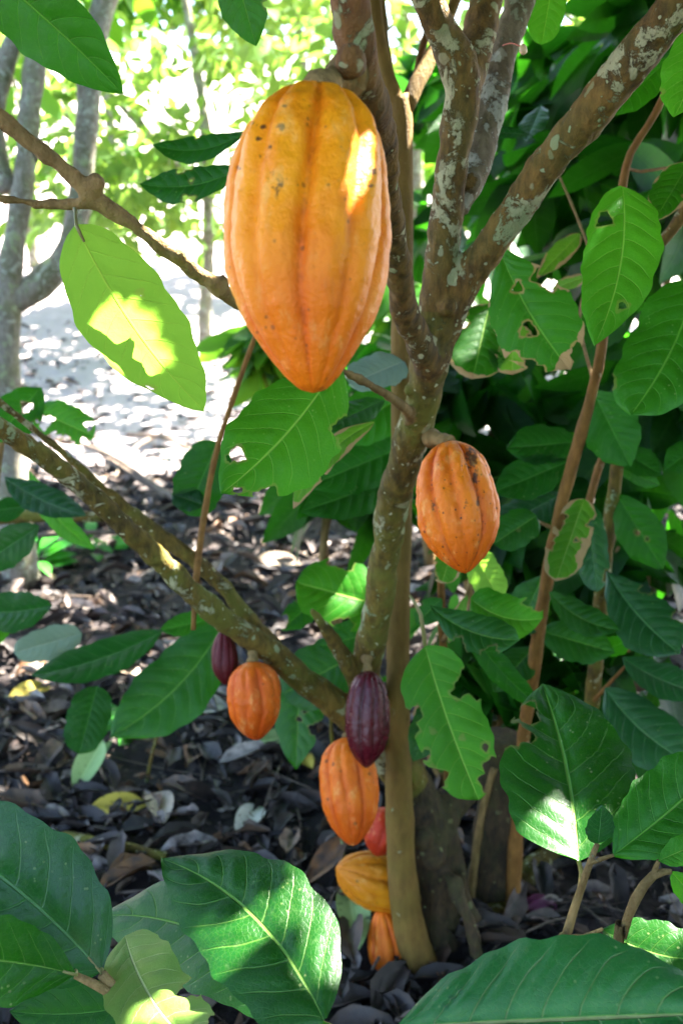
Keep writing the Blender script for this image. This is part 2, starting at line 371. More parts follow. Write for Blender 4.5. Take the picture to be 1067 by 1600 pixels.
def leaf(parent, x0, y0, d0, x1, y1, d1, wpx, mat='green', name='leaf', holes=(), bites=0, att=None, pr=.0016, label=None, **kw):
    SEED[0] += 1; sd = SEED[0]
    W = wpx / FPX * (d0 + d1) / 2
    P0, P1 = at(x0, y0, d0), at(x1, y1, d1)
    pts, U, V, p, L, hw = leaf_points(P0, P1, W, seed=sd, **kw)
    nu, nv = U.shape
    verts = pts.reshape(-1, 3); F = quads(nu, nv)
    r2 = np.random.default_rng(sd * 3 + 1)
    hl = [(h[0], h[1], h[2]) for h in holes]
    for b in range(bites):
        hl.append((r2.uniform(.25, .95), r2.choice([-1, 1]) * r2.uniform(.86, 1.08), r2.uniform(.06, .2)))
    hv = np.full(U.shape, -1.0)
    a2, b2 = U * L, V * wprof(U, kw.get('kind', 0)) * hw
    for (hu, hvv, hr) in hl:
        cx, cy = hu * L, hvv * float(wprof(np.array([hu]), kw.get('kind', 0))[0]) * hw
        ang = np.arctan2(b2 - cy, a2 - cx)
        rr = hr * 2 * hw * (1 + .25 * np.sin(3 * ang + hu * 20) + .15 * np.sin(7 * ang + hvv * 9))
        hv = np.maximum(hv, rr - np.hypot((a2 - cx) * .9, b2 - cy))
    # UV = (vein phase, across)
    av = np.abs(V); ph = (U - .20 * av ** 1.35 * (W / L) * 2.0) * kw.get('nveins', 9)
    Fj = F % nv; side = (Fj.min(axis=1) < nv // 2)
    uv = np.stack([ph.reshape(-1)[F] + side[:, None] * .5, V.reshape(-1)[F]], -1).reshape(-1, 2)
    edge = np.maximum(av, np.clip((U - .72) / .28, 0, 1)).reshape(-1)
    fm = np.zeros(len(F), int); hole = hv.reshape(-1)
    faces = F
    if att is not None:
        A = at(*att); mid = (A + P0) / 2 + np.array([0, 0, -.0]) + UP * 0.004
        tv, tf = tube_arrays([A, mid, P0, P0 + (pts[3, nv // 2] - P0)], [pr * 1.15, pr, pr * 1.05, pr * .7], 6, .01, cap=False)
        o = len(verts); verts = np.vstack([verts, np.array(tv)]); tf = np.array(tf) + o
        faces = np.vstack([F, tf]); fm = np.concatenate([fm, np.ones(len(tf), int)])
        uv = np.vstack([uv, np.full((len(tf) * 4, 2), .5)]); hole = np.concatenate([hole, np.full(len(tv), -1.)]); edge = np.concatenate([edge, np.zeros(len(tv))])
    o = mk(name, verts, faces, parent=parent, uvs=uv, attrs={'hole': hole, 'edge': edge}, mats=[LM[mat], M_PET], fmat=fm)
    if label: o['label'] = label
    return o
def foliage_arrays(pos, d, nrm, Ls, ratio=.38, rows=6, cols=3, droop=.25, fold=.18):
    pos, d, nrm, Ls = (np.asarray(a, float) for a in (pos, d, nrm, Ls))
    d /= np.linalg.norm(d, axis=1)[:, None]
    s = np.cross(d, nrm); s /= np.linalg.norm(s, axis=1)[:, None] + 1e-9; nn = np.cross(s, d)
    u = np.linspace(0, 1, rows); v = np.linspace(-1, 1, cols); U, V = np.meshgrid(u, v, indexing='ij')
    U, V = U.ravel(), V.ravel(); ww = np.maximum(wprof(U), .015) * ratio / 2
    dr = np.asarray(droop) if np.ndim(droop) else np.full(len(Ls), droop)
    L_ = Ls[:, None, None]
    P = (pos[:, None] + d[:, None] * U[None, :, None] * L_ + s[:, None] * (V * ww)[None, :, None] * L_
         + nn[:, None] * ((np.abs(V) * ww * fold)[None, :] - dr[:, None] * (U ** 2)[None, :])[..., None] * L_)
    F = quads(rows, cols); n = len(pos); m = rows * cols
    FF = (F[None] + (np.arange(n) * m)[:, None, None]).reshape(-1, 4)
    ph = (U - .1 * np.abs(V)) * 8 ; sd = (F % cols).min(axis=1) < cols // 2
    uv = np.stack([ph[F] + sd[:, None] * .5, V[F]], -1).reshape(-1, 2)
    return P.reshape(-1, 3), FF, np.tile(uv, (n, 1))
def foliage(name, parent, mat, blobs, n, lrange, hang=.5, flat=.3, seed=0, ratio=.38, rows=6, cols=3, shell=.5, keep=None, droop=.25):
    """leaf-sized blades spread through a set of ellipsoids (cx,cy,cz,rx,ry,rz)"""
    r = np.random.default_rng(seed); B = np.array(blobs, float); vol = (B[:, 3] * B[:, 4] * B[:, 5]) ** .8; k = r.choice(len(B), n, p=vol / vol.sum())
    q = r.normal(size=(n, 3)); q /= np.linalg.norm(q, axis=1)[:, None]; q *= (r.uniform(0, 1, n) ** shell)[:, None]
    pos = B[k, :3] + q * B[k, 3:]
    d = r.normal(size=(n, 3)) * .8 + q * .5; d[:, 2] = d[:, 2] * (1 - hang) - hang * 1.0
    nrm = r.normal(size=(n, 3)) * (1 - flat); nrm[:, 2] += flat * 1.5; nrm[:, 1] -= .3
    if keep is not None:
        ok = np.array([keep(p) for p in pos]); pos, d, nrm = pos[ok], d[ok], nrm[ok]
    Ls = r.uniform(*lrange, len(pos))
    P, F, uv = foliage_arrays(pos, d, nrm, Ls, ratio, rows, cols, droop=r.uniform(.0, droop * 2, len(pos)))
    return mk(name, P, F, mat, parent, uvs=uv)
def stem(name, parent, pts, rad, mat, seg=8, step=.02, wob=.25):
    v, f = tube_arrays(pts, rad, seg, step, wob, SEED[0] * 1.7); SEED[0] += 1
    return mk(name, v, f, mat, parent)
def pxpath(*pp):
    """(px, py, depth, full width in px) -> points and radii"""
    return [at(a, b, c) for a, b, c, _ in pp], [e / 2 / FPX * c for _, _, c, e in pp]

# ------------------------------------------------------------------ ground and litter
def build_ground():
    xs = np.concatenate([np.linspace(-60, -5, 24)[:-1], np.linspace(-5, 5, 90), np.linspace(5, 60, 24)[1:]])
    ys = np.concatenate([np.linspace(-40, 0, 16)[:-1], np.linspace(0, 12, 100), np.linspace(12, 90, 30)[1:]])
    X, Y = np.meshgrid(xs, ys, indexing='ij')
    Z = np.array([hill(a, b) for a, b in zip(X.ravel(), Y.ravel())])
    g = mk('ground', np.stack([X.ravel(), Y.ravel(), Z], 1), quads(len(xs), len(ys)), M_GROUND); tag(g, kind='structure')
    n = 20000; r = np.random.default_rng(3)
    y = .5 + 9.0 * r.uniform(0, 1, n) ** 1.25; x = r.uniform(-1, 1, n) * (1.0 + .55 * y)
    ok_ = (y < 5.0) | (r.uniform(0, 1, n) < .25); x, y = x[ok_], y[ok_]; n = len(x)
    z = np.array([hill(a, b) for a, b in zip(x, y)]) + r.uniform(.004, .035, n)
    a = r.uniform(0, 6.28, n); d = np.stack([np.cos(a), np.sin(a), r.normal(size=n) * .22], 1)
    nr = r.normal(size=(n, 3)) * .30; nr[:, 2] += 1
    P, F, uv = foliage_arrays(np.stack([x, y, z], 1), d, nr, (.025 + .13 * r.uniform(0, 1, n) ** 1.9), .36, 6, 5, droop=r.uniform(-.35, .45, n), fold=1.1)
    P += r.normal(size=P.shape) * .003
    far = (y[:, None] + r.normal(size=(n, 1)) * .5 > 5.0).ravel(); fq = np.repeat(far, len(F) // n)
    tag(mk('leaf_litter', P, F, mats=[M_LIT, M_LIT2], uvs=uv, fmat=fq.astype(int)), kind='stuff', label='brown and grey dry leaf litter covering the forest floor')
    V, Fs = [], []
    for i in range(900):
        yy = .9 + 7 * r.uniform() ** 1.2; xx = r.uniform(-1, 1) * (1 + .5 * yy); an = r.uniform(0, 6.28); ln = r.uniform(.08, .38); rd = r.uniform(.001, .004)
        zz = hill(xx, yy) + r.uniform(.01, .035)
        p0 = np.array([xx, yy, zz]); dd = np.array([math.cos(an), math.sin(an), r.uniform(-.05, .12)]) * ln
        v, f = tube_arrays([p0, p0 + dd * .5 + r.normal(size=3) * ln * .04, p0 + dd], [rd, rd * .9, rd * .5], 5, .05)
        o = len(V); V += list(v); Fs += [tuple(q + o for q in ff) for ff in f]
    tag(mk('twig_litter', V, Fs, B_DEAD), kind='stuff', label='thin broken twigs scattered over the leaf litter')
build_ground()

# ------------------------------------------------------------------ the fruiting cacao tree
def build_tree():
    base = ground_at(690, 1495); base[2] = 0
    root = thing('cacao_tree', 'leaning lichen spotted cacao tree carrying the orange and maroon pods', 'tree', base)
    limbs = []
    def limb(name, mat, *pp): limbs.append((name, mat) + pxpath(*pp))
    limb('trunk_base', B_BASE, (694, 1540, 1.93, 150), (690, 1480, 1.92, 96), (684, 1390, 1.90, 78), (672, 1300, 1.86, 84), (645, 1232, 1.835, 76))
    limb('trunk', B_MOSS, (655, 1255, 1.845, 76), (640, 1225, 1.83, 74), (592, 1145, 1.745, 62), (570, 1060, 1.63, 50), (578, 1010, 1.57, 46),
         (593, 940, 1.49, 45), (602, 865, 1.43, 46), (616, 780, 1.35, 52), (638, 700, 1.28, 55), (654, 650, 1.235, 57), (665, 600, 1.195, 57), (674, 550, 1.16, 62), (680, 505, 1.14, 66))
    limb('branch', B_RED, (672, 575, 1.16, 44), (656, 535, 1.12, 48), (634, 492, 1.07, 45), (624, 430, 1.00, 41), (612, 350, .92, 42), (602, 270, .84, 44), (590, 190, .77, 54), (572, 130, .72, 64), (556, 70, .69, 66), (548, 0, .67, 66), (545, -80, .66, 66), (570, -300, .66, 60))
    limb('branch', B_MAIN, (674, 560, 1.16, 56), (678, 500, 1.14, 56), (688, 420, 1.12, 54), (699, 330, 1.09, 52), (710, 230, 1.06, 53), (722, 150, 1.04, 58), (712, 95, 1.02, 60), (690, 50, 1.0, 50), (668, 0, .98, 47), (640, -80, .95, 50), (600, -240, .93, 44))
    limb('branch', B_MAIN, (722, 160, 1.04, 56), (732, 110, 1.05, 58), (748, 50, 1.06, 54), (765, -20, 1.07, 50), (785, -120, 1.08, 48), (820, -300, 1.1, 40))
    limb('branch', B_PALE, (715, 330, 1.12, 34), (742, 260, 1.12, 50), (760, 190, 1.13, 48), (782, 100, 1.14, 47), (805, 20, 1.15, 46), (830, -70, 1.16, 44), (870, -260, 1.2, 36))
    limb('branch', B_PALE if 0 else B_MAIN, (676, 560, 1.16, 56), (702, 490, 1.14, 52), (742, 418, 1.11, 52), (800, 335, 1.07, 54), (862, 250, 1.03, 57), (932, 165, .98, 60), (1002, 75, .93, 63), (1070, -10, .89, 65), (1160, -120, .85, 70), (1330, -330, .8, 60))
    limb('branch', B_MOSS, (596, 1150, 1.70, 50), (562, 1130, 1.68, 50), (522, 1098, 1.64, 47), (470, 1060, 1.59, 42), (420, 1016, 1.54, 40), (350, 968, 1.47, 39), (300, 925, 1.42, 37), (250, 876, 1.37, 35), (200, 828, 1.32, 33), (150, 780, 1.28, 33), (100, 738, 1.24, 33), (50, 702, 1.2, 33), (0, 668, 1.16, 32), (-60, 625, 1.13, 30), (-160, 560, 1.1, 28))
    limb('branch', B_MOSS, (430, 1012, 1.56, 26), (402, 984, 1.55, 26), (368, 943, 1.535, 25), (350, 916, 1.525, 25), (300, 873, 1.50, 25), (250, 836, 1.48, 24), (205, 802, 1.46, 22), (172, 772, 1.44, 17), (130, 752, 1.43, 12), (95, 722, 1.42, 11), (60, 690, 1.41, 10))
    limb('branch', B_MOSS, (178, 790, 1.445, 14), (172, 780, 1.44, 14), (156, 759, 1.42, 13), (138, 741, 1.40, 13), (111, 717, 1.385, 13), (81, 693, 1.37, 13), (45, 664, 1.35, 12), (18, 642, 1.33, 12), (-20, 612, 1.31, 12), (-80, 565, 1.28, 10))
    limb('branch', B_TWIG, (648, 655, 1.23, 22), (630, 636, 1.17, 17), (585, 605, 1.12, 15), (540, 582, 1.07, 15), (470, 545, 1.0, 17), (400, 495, .95, 20), (340, 450, .91, 24), (280, 405, .88, 25), (220, 360, .86, 25), (150, 310, .84, 27), (90, 255, .82, 28), (20, 200, .80, 28), (-40, 150, .79, 27), (-140, 60, .78, 24))
    limb('branch', B_TWIG, (165, 322, .845, 18), (130, 318, .84, 16), (80, 320, .84, 17), (40, 315, .83, 17), (0, 309, .82, 17), (-60, 300, .81, 15))
    limb('branch_stub', B_MOSS, (556, 1062, 1.60, 30), (540, 1032, 1.56, 28), (520, 1000, 1.52, 22), (503, 975, 1.49, 18), (486, 952, 1.47, 9))
    limb('branch_stub', B_BASE, (665, 1290, 1.86, 70), (690, 1268, 1.86, 62), (712, 1250, 1.87, 54), (730, 1232, 1.89, 40))
    limb('root', B_BASE, (690, 1310, 1.87, 30), (712, 1350, 1.86, 26), (735, 1420, 1.86, 22), (748, 1480, 1.88, 22), (755, 1540, 1.9, 20))
    limb('root', B_BASE, (672, 1350, 1.87, 24), (700, 1370, 1.82, 22), (722, 1410, 1.80, 22), (738, 1460, 1.8, 20), (745, 1530, 1.83, 20))
    V, F = [], []
    for nm, mt, P, Rr in limbs:
        v, f = tube_arrays(P, Rr, 16, .012, .16, len(V) * .01)
        o = len(V); V += list(v); F += [tuple(q + o for q in ff) for ff in f]
    # knots and scars
    for (px, py, d, rr) in [(606, 262, .82, .011), (612, 300, .86, .006), (348, 440, .905, .006), (332, 440, .895, .007), (152, 285, .83, .009), (345, 452, .905, .008), (720, 1010, 9, 0), (700, 480, 1.11, .011), (650, 505, 1.09, .012),
                            (735, 285, 1.10, .013), (672, 1335, 1.82, .03), (660, 1310, 1.8, .022), (280, 398, .87, .007), (548, 95, .67, .012), (640, 610, 1.19, .008), (640, 660, 1.22, .009), (760, 395, 1.08, .006), (125, 760, 1.24, .008)]:
        if rr <= 0: continue
        b = bmesh.new(); bmesh.ops.create_icosphere(b, subdivisions=2, radius=rr); c = at(px, py, d)
        o = len(V); V += [c + np.array(x.co) for x in b.verts]; F += [tuple(x.index + o for x in ff.verts) for ff in b.faces]; b.free()
    me = bpy.data.meshes.new('union'); me.from_pydata([list(map(float, p)) for p in V], [], F)
    tmp = bpy.data.objects.new('union', me); col.objects.link(tmp)
    md = tmp.modifiers.new('r', 'REMESH'); md.mode = 'VOXEL'; md.voxel_size = .0036; md.use_smooth_shade = True
    ms = tmp.modifiers.new('s', 'SMOOTH'); ms.iterations = 4; ms.factor = .5
    dg = bpy.context.evaluated_depsgraph_get(); em = bpy.data.meshes.new_from_object(tmp.evaluated_get(dg))
    bpy.data.objects.remove(tmp)
    nv = len(em.vertices); co = np.empty(nv * 3, np.float32); em.vertices.foreach_get('co', co); co = co.reshape(-1, 3).astype(float)
    no = np.empty(nv * 3, np.float32); em.vertices.foreach_get('normal', no); no = no.reshape(-1, 3)
    ext = np.zeros(nv)
    for i in range(nv):
        p = Vector(co[i]); e = .0020 * noise.noise(p * 34) + .0017 * noise.noise(Vector((p.x * 105, p.y * 105, p.z * 60))) + .0022 * max(0, noise.noise(p * 55 + Vector((7, 0, 0))) - .35)
        low = max(0.0, min(1.0, (.42 - p.z) / .2))
        if low > 0 and p.y > 1.4 : e += low * .011 * noise.noise(Vector((p.x * 30, p.y * 30, p.z * 12)))
        ext[i] = e
    co = co + no * ext[:, None]
    em.vertices.foreach_set('co', co.astype(np.float32).ravel()); em.update()
    em.vertices.foreach_get('normal', (tmpn := np.empty(nv * 3, np.float32))); no = tmpn.reshape(-1, 3)
    nf = len(em.polygons); fv = np.empty(nf * 4, np.int32); em.polygons.foreach_get('vertices', fv); fv = fv.reshape(-1, 4)
    best = np.full(nv, 1e9); own = np.zeros(nv, int)
    for li, (nm, mt, P, Rr) in enumerate(limbs):
        Q, q = smooth_path(P, Rr, .012)
        for a in range(0, nv, 8000):
            D = np.linalg.norm(co[a:a + 8000, None] - Q[None], axis=2) - q[None]
            mm = D.min(1); s = mm < best[a:a + 8000] - (.0 if li == 0 else .001); best[a:a + 8000][s] = mm[s]; own[a:a + 8000][s] = li
    fo = own[fv[:, 0]]
    for li, (nm, mt, P, Rr) in enumerate(limbs):
        sel = fv[fo == li]
        if len(sel) == 0: continue
        ids, inv = np.unique(sel, return_inverse=True)
        o = mk(nm, co[ids], inv.reshape(-1, 4), mt, root)
        o.data.normals_split_custom_set_from_vertices(no[ids].tolist())
    # leaves of this tree that hang into the picture
    leaf(root, -85, -100, .74, 193, 147, .80, 128, 'green', bend=.03, phi=.25, sag=.03, curl=.02, kind=4)
    leaf(root, 352, -100, .92, 400, 72, .95, 82, 'green', phi=.2, bites=2)
    leaf(root, 120, 352, .80, 319, 641, .92, 148, 'lit', bend=-.045, phi=.38, kind=4, quilt=.045, fold=.02, wave=.035, att=(117, 326, .83), holes=((.36, .52, .03), (.78, -.82, .04)))
    leaf(root, 530, 562, 1.05, 345, 772, 1.0, 158, 'light', phi=.25, fold=-.1, bend=.05, quilt=.06, holes=((.78, -.52, .08), (.93, .5, .04)), bites=3)
    leaf(root, 585, 660, 1.25, 458, 795, 1.22, 44, 'damaged', bend=-.10, phi=.5, bites=2)
    leaf(root, 385, 206, 1.25, 238, 226, 1.3, 40, 'dark', bend=.10, phi=.7, bites=1)
    leaf(root, 378, 262, 1.2, 218, 287, 1.25, 54, 'dark', bend=.08, phi=.6, bites=2, holes=((.5, -.2, .05),))
    leaf(root, 972, 292, 1.06, 928, 541, 1.0, 122, 'light', phi=.2, bend=.06, quilt=.08, kind=2, holes=((.22, -.55, .10), (.76, .45, .055)), fold=.12)
    leaf(root, 1085, 440, 1.2, 985, 648, 1.15, 138, 'green', phi=.2, bend=.05, quilt=.07, kind=3, bites=1)
    leaf(root, 778, 385, 1.3, 890, 578, 1.25, 136, 'browned', phi=.15, bend=-.04, quilt=.07, kind=1, holes=((.33, .05, .06), (.62, -.22, .085)), bites=4)
    leaf(root, 765, 475, 1.5, 738, 592, 1.45, 98, 'browned', phi=.2, kind=3, bites=1)
    leaf(root, 800, 508, 1.46, 800, 585, 1.44, 70, 'damaged', phi=.2, kind=3, bites=3)
    leaf(root, 1100, 20, .9, 1052, 184, .88, 98, 'light', phi=.3, bend=.05, bites=2)
    leaf(root, 1045, 92, 1.2, 945, 182, 1.15, 62, 'green', phi=.4, bites=2)
    leaf(root, 868, -60, 1.2, 846, 70, 1.2, 58, 'light', phi=.3, kind=3)
    leaf(root, 1075, 255, 1.25, 1022, 345, 1.2, 66, 'browned', phi=.3, kind=2, bites=1)
    leaf(root, 1015, 295, 1.35, 985, 372, 1.3, 62, 'dark', phi=.3)
    leaf(root, 905, 365, 1.6, 838, 435, 1.55, 34, 'damaged', phi=.4, kind=2)
    leaf(root, 922, 430, 1.6, 862, 452, 1.55, 22, 'damaged', phi=.4)
    leaf(root, 830, 210, 1.5, 745, 205, 1.5, 18, 'blue', phi=.9)
    leaf(root, 845, 165, 1.6, 822, 220, 1.5, 40, 'blue', phi=.5)
    leaf(root, 630, 565, 1.5, 545, 600, 1.45, 60, 'grey', phi=.6, kind=3)
    leaf(root, 655, 600, 1.7, 520, 690, 1.6, 90, 'green', phi=.2)
    leaf(root, 650, 690, 1.75, 480, 760, 1.65, 92, 'dark', phi=.3)
    leaf(root, 640, 740, 1.8, 470, 800, 1.7, 80, 'dark', phi=.3)
    leaf(root, 600, 625, 1.5, 498, 672, 1.4, 46, 'dark', phi=.5)
    stem('branch', root, *pxpath((1020, 392, 1.32, 17), (1048, 360, 1.30, 19), (1085, 310, 1.28, 20), (1140, 240, 1.25, 22)), B_MAIN, 10)
    # a flower bud on a thread-like stalk
    A = at(785, 71, 1.12); Bp = at(812, 72, 1.10)
    v, f = tube_arrays([A, (A + Bp) / 2 + UP * .003, Bp], [.0008, .0007, .0008], 6, .004)
    kb = NT('bud_pink'); fb = mk('flower_bud', v, f, kb.done(kb.bsdf((.55, .16, .10), .5)), root)
    bm_ = bmesh.new(); bmesh.ops.create_uvsphere(bm_, u_segments=12, v_segments=10, radius=.005); V2 = [np.array(x.co) for x in bm_.verts]
    F2 = [tuple(x.index for x in q.verts) for q in bm_.faces]; bm_.free()
    V2 = [at(817, 77, 1.10) + RT * p[0] * .9 * (1 - 40 * p[2]) + UP * p[2] * 1.25 + FW * p[1] * .9 for p in V2]
    kc = NT('bud_cream'); mk('flower_bud', V2, F2, kc.done(kc.bsdf((.72, .50, .30), .5)), root)
    return root
tree = build_tree()

# ------------------------------------------------------------------ pods
def pod(label, top, tip, wpx, mat, stalk, phase=0., marks=(), depth=.085, prof=0, seed=0, nth=120, nt=90, bump=.042, flat=1.0, group='cacao pods on the tree', lean=0.0):
    """top/tip = (px, py, depth); stalk = (px, py, depth) where it joins the bark"""
    P0, P1 = at(*top), at(*tip); T = P1 - P0; L = np.linalg.norm(T); Z = T / L
    V = (P0 + P1) / 2 - CAM; V /= np.linalg.norm(V)
    X = np.cross(V, Z); X /= np.linalg.norm(X); Y = np.cross(Z, X)
    Rm = wpx / 2 / FPX * (top[2] + tip[2]) / 2
    A = at(*stalk)
    root = thing('cacao_pod', label, 'cacao pod', A, group)
    tt = [0, .02, .06, .15, .25, .35, .48, .6, .68, .78, .88, .95, .985, 1.0]
    rr = {0: [.10, .28, .54, .82, .95, .985, 1, .975, .91, .76, .51, .31, .17, .0],
          1: [.12, .33, .58, .83, .94, .99, 1, .96, .90, .76, .54, .31, .15, .0],
          2: [.10, .30, .52, .76, .89, .96, 1, .98, .93, .80, .56, .30, .14, .0],
          3: [.10, .24, .42, .64, .80, .91, .99, 1, .96, .84, .60, .34, .16, .0]}[prof]
    t = .5 - .5 * np.cos(np.linspace(0, math.pi, nt)); th = np.linspace(0, 2 * math.pi, nth, endpoint=False)
    r0 = np.interp(t, tt, rr)
    for _ in range(3): r0[1:-1] = (r0[:-2] + 2 * r0[1:-1] + r0[2:]) / 4
    V3, G, AL = [], [], []
    for i in range(nt):
        for j in range(nth):
            a = th[j] + phase + .10 * math.sin(t[i] * 4 + seed)
            a += .05 * noise.noise(Vector((math.cos(th[j]) * 1.5 + seed, math.sin(th[j]) * 1.5, t[i] * 4))); c5 = .5 + .5 * math.cos(5 * a); g1 = .45 * c5 ** 1.6 + .55 * c5 ** 22; g2 = .45 * (1 - c5) ** 2.5 + .55 * (1 - c5) ** 24
            g = max(g1, .55 * g2)
            amp = depth * (.55 + .45 * (1 - t[i])) * min(1, 6 * t[i] + .35)
            nz = noise.noise(Vector((math.cos(th[j]) * 2.2 + seed, math.sin(th[j]) * 2.2, t[i] * 5))) + .6 * noise.noise(Vector((math.cos(th[j]) * 6 + seed, math.sin(th[j]) * 6, t[i] * 14)))
            wt = noise.noise(Vector((math.cos(th[j]) * 14 + seed, math.sin(th[j]) * 14, t[i] * 30))) + .6 * noise.noise(Vector((math.cos(th[j]) * 28 + seed, math.sin(th[j]) * 28, t[i] * 60)))
            r = r0[i] * Rm * (1 - amp * g + amp * .35 + bump * nz + bump * .38 * wt)
            x, y = r * math.cos(th[j]), r * math.sin(th[j]) * flat
            V3.append(P0 + Z * (t[i] * L) + X * (x + lean * Rm * math.sin(t[i] * math.pi)) + Y * y); G.append(g); AL.append(t[i])
    Q = np.array(V3) - CAM; dq = Q @ FW; qx = 533.5 + Q @ RT / dq * FPX; qy = 800 - Q @ UP / dq * FPX
    front = dq < np.mean(dq); SC = np.full(len(Q), -1.0)
    for (a, b, ra, rb, *st) in marks:
        SC = np.maximum(SC, np.where(front, (st[0] if st else 1.0) * (1 - np.hypot((qx - a) / ra, (qy - b) / rb)), -1.0))
    F = [(i * nth + j, i * nth + (j + 1) % nth, (i + 1) * nth + (j + 1) % nth, (i + 1) * nth + j) for i in range(nt - 1) for j in range(nth)]
    mk('husk', V3, np.array(F), mat, root, attrs={'groove': G, 'along': AL, 'scar': SC})
    r = max(Rm * .18, .0035)
    C = P0 + Z * L * .012
    v, f = tube_arrays([A, (A * .6 + C * .4) - Z * L * .01, C], [r * 1.7, r * .95, r * 1.25], 12, .004, .3)
    mk('stalk', v, f, B_TWIG, root)
    return root
Y_, O_, Rd = (.80, .36, .035), (.60, .145, .012), (.52, .075, .010)
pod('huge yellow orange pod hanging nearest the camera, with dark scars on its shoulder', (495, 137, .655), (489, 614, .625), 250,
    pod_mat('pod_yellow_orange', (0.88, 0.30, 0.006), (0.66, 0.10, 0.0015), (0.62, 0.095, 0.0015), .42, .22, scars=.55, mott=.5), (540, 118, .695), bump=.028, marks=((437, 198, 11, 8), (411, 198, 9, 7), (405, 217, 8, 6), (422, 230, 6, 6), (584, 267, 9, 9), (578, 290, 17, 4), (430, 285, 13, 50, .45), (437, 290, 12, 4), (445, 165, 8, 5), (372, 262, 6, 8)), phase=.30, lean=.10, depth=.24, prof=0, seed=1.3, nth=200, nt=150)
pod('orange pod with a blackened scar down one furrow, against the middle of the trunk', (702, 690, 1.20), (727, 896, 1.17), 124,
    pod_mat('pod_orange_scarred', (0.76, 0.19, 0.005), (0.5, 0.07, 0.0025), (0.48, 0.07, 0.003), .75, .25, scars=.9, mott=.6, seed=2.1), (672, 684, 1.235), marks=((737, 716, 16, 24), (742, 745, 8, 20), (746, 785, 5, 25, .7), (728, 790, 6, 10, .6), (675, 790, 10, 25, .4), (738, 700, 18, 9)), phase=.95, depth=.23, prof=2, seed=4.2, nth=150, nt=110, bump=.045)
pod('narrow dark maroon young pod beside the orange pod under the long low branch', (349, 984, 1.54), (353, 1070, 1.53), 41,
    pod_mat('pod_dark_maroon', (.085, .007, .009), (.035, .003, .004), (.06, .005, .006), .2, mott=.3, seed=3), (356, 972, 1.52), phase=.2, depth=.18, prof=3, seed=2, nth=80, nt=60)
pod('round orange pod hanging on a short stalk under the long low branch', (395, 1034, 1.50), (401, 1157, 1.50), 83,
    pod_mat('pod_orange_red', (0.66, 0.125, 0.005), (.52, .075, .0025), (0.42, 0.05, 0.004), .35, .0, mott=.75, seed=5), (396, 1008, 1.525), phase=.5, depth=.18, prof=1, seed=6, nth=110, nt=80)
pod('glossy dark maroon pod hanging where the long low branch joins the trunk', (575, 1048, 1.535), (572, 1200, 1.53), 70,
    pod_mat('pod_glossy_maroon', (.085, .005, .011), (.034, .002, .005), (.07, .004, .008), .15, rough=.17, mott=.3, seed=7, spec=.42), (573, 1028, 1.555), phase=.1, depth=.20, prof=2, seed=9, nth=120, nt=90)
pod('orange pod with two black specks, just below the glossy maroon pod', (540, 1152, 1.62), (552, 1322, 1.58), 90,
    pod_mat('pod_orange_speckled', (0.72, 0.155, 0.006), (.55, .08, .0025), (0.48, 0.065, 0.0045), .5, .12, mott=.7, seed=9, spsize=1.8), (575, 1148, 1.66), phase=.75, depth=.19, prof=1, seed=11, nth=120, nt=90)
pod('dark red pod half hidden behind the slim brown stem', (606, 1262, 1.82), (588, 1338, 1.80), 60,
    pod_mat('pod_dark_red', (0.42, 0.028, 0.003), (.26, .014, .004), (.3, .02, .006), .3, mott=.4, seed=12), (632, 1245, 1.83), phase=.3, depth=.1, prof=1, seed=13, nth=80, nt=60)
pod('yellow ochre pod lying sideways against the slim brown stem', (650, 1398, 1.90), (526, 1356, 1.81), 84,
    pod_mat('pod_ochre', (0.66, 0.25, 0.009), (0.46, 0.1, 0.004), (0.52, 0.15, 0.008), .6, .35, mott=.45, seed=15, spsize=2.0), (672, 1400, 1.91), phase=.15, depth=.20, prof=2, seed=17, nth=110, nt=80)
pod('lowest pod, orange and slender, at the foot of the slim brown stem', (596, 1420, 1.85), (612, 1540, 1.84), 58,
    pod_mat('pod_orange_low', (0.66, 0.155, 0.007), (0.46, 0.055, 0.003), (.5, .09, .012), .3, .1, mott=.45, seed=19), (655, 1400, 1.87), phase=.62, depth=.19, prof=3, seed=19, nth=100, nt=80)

# ------------------------------------------------------------------ slim stem standing against the tree
def build_sapling():
    root = thing('slim_tree', 'slim smooth brown stem rising beside the cacao trunk and forking at the top', 'young tree', ground_at(657, 1512))
    P = pxpath((664, 1540, 1.86, 66), (655, 1505, 1.84, 58), (640, 1455, 1.82, 50), (630, 1380, 1.79, 46), (625, 1300, 1.755, 44), (622, 1200, 1.715, 41), (621, 1100, 1.68, 38), (622, 1000, 1.67, 36), (624, 900, 1.63, 34), (627, 800, 1.59, 34), (628, 700, 1.56, 34), (627, 600, 1.53, 33), (628, 500, 1.50, 33), (629, 400, 1.46, 33), (629, 300, 1.43, 34), (628, 220, 1.41, 34), (626, 172, 1.40, 36), (622, 150, 1.395, 34))
    stem('trunk', root, *P, B_SAP, 16, .02, .10)
    stem('branch', root, *pxpath((624, 175, 1.40, 30), (612, 140, 1.39, 26), (600, 100, 1.38, 24), (590, 50, 1.37, 22), (583, -10, 1.36, 22), (578, -120, 1.35, 20)), B_SAP, 12)
    stem('branch', root, *pxpath((632, 172, 1.40, 28), (652, 130, 1.40, 24), (672, 90, 1.41, 22), (700, 30, 1.42, 20), (720, -30, 1.43, 20)), B_SAP, 12)
    stem('branch', root, *pxpath((641, 155, 1.40, 12), (652, 110, 1.42, 12), (664, 60, 1.44, 12), (684, 0, 1.46, 10)), B_ORANGE, 10)
    stem('branch', root, *pxpath((610, 135, 1.39, 18), (600, 70, 1.41, 18), (596, 20, 1.43, 17), (588, -40, 1.45, 17)), B_SAP, 12)
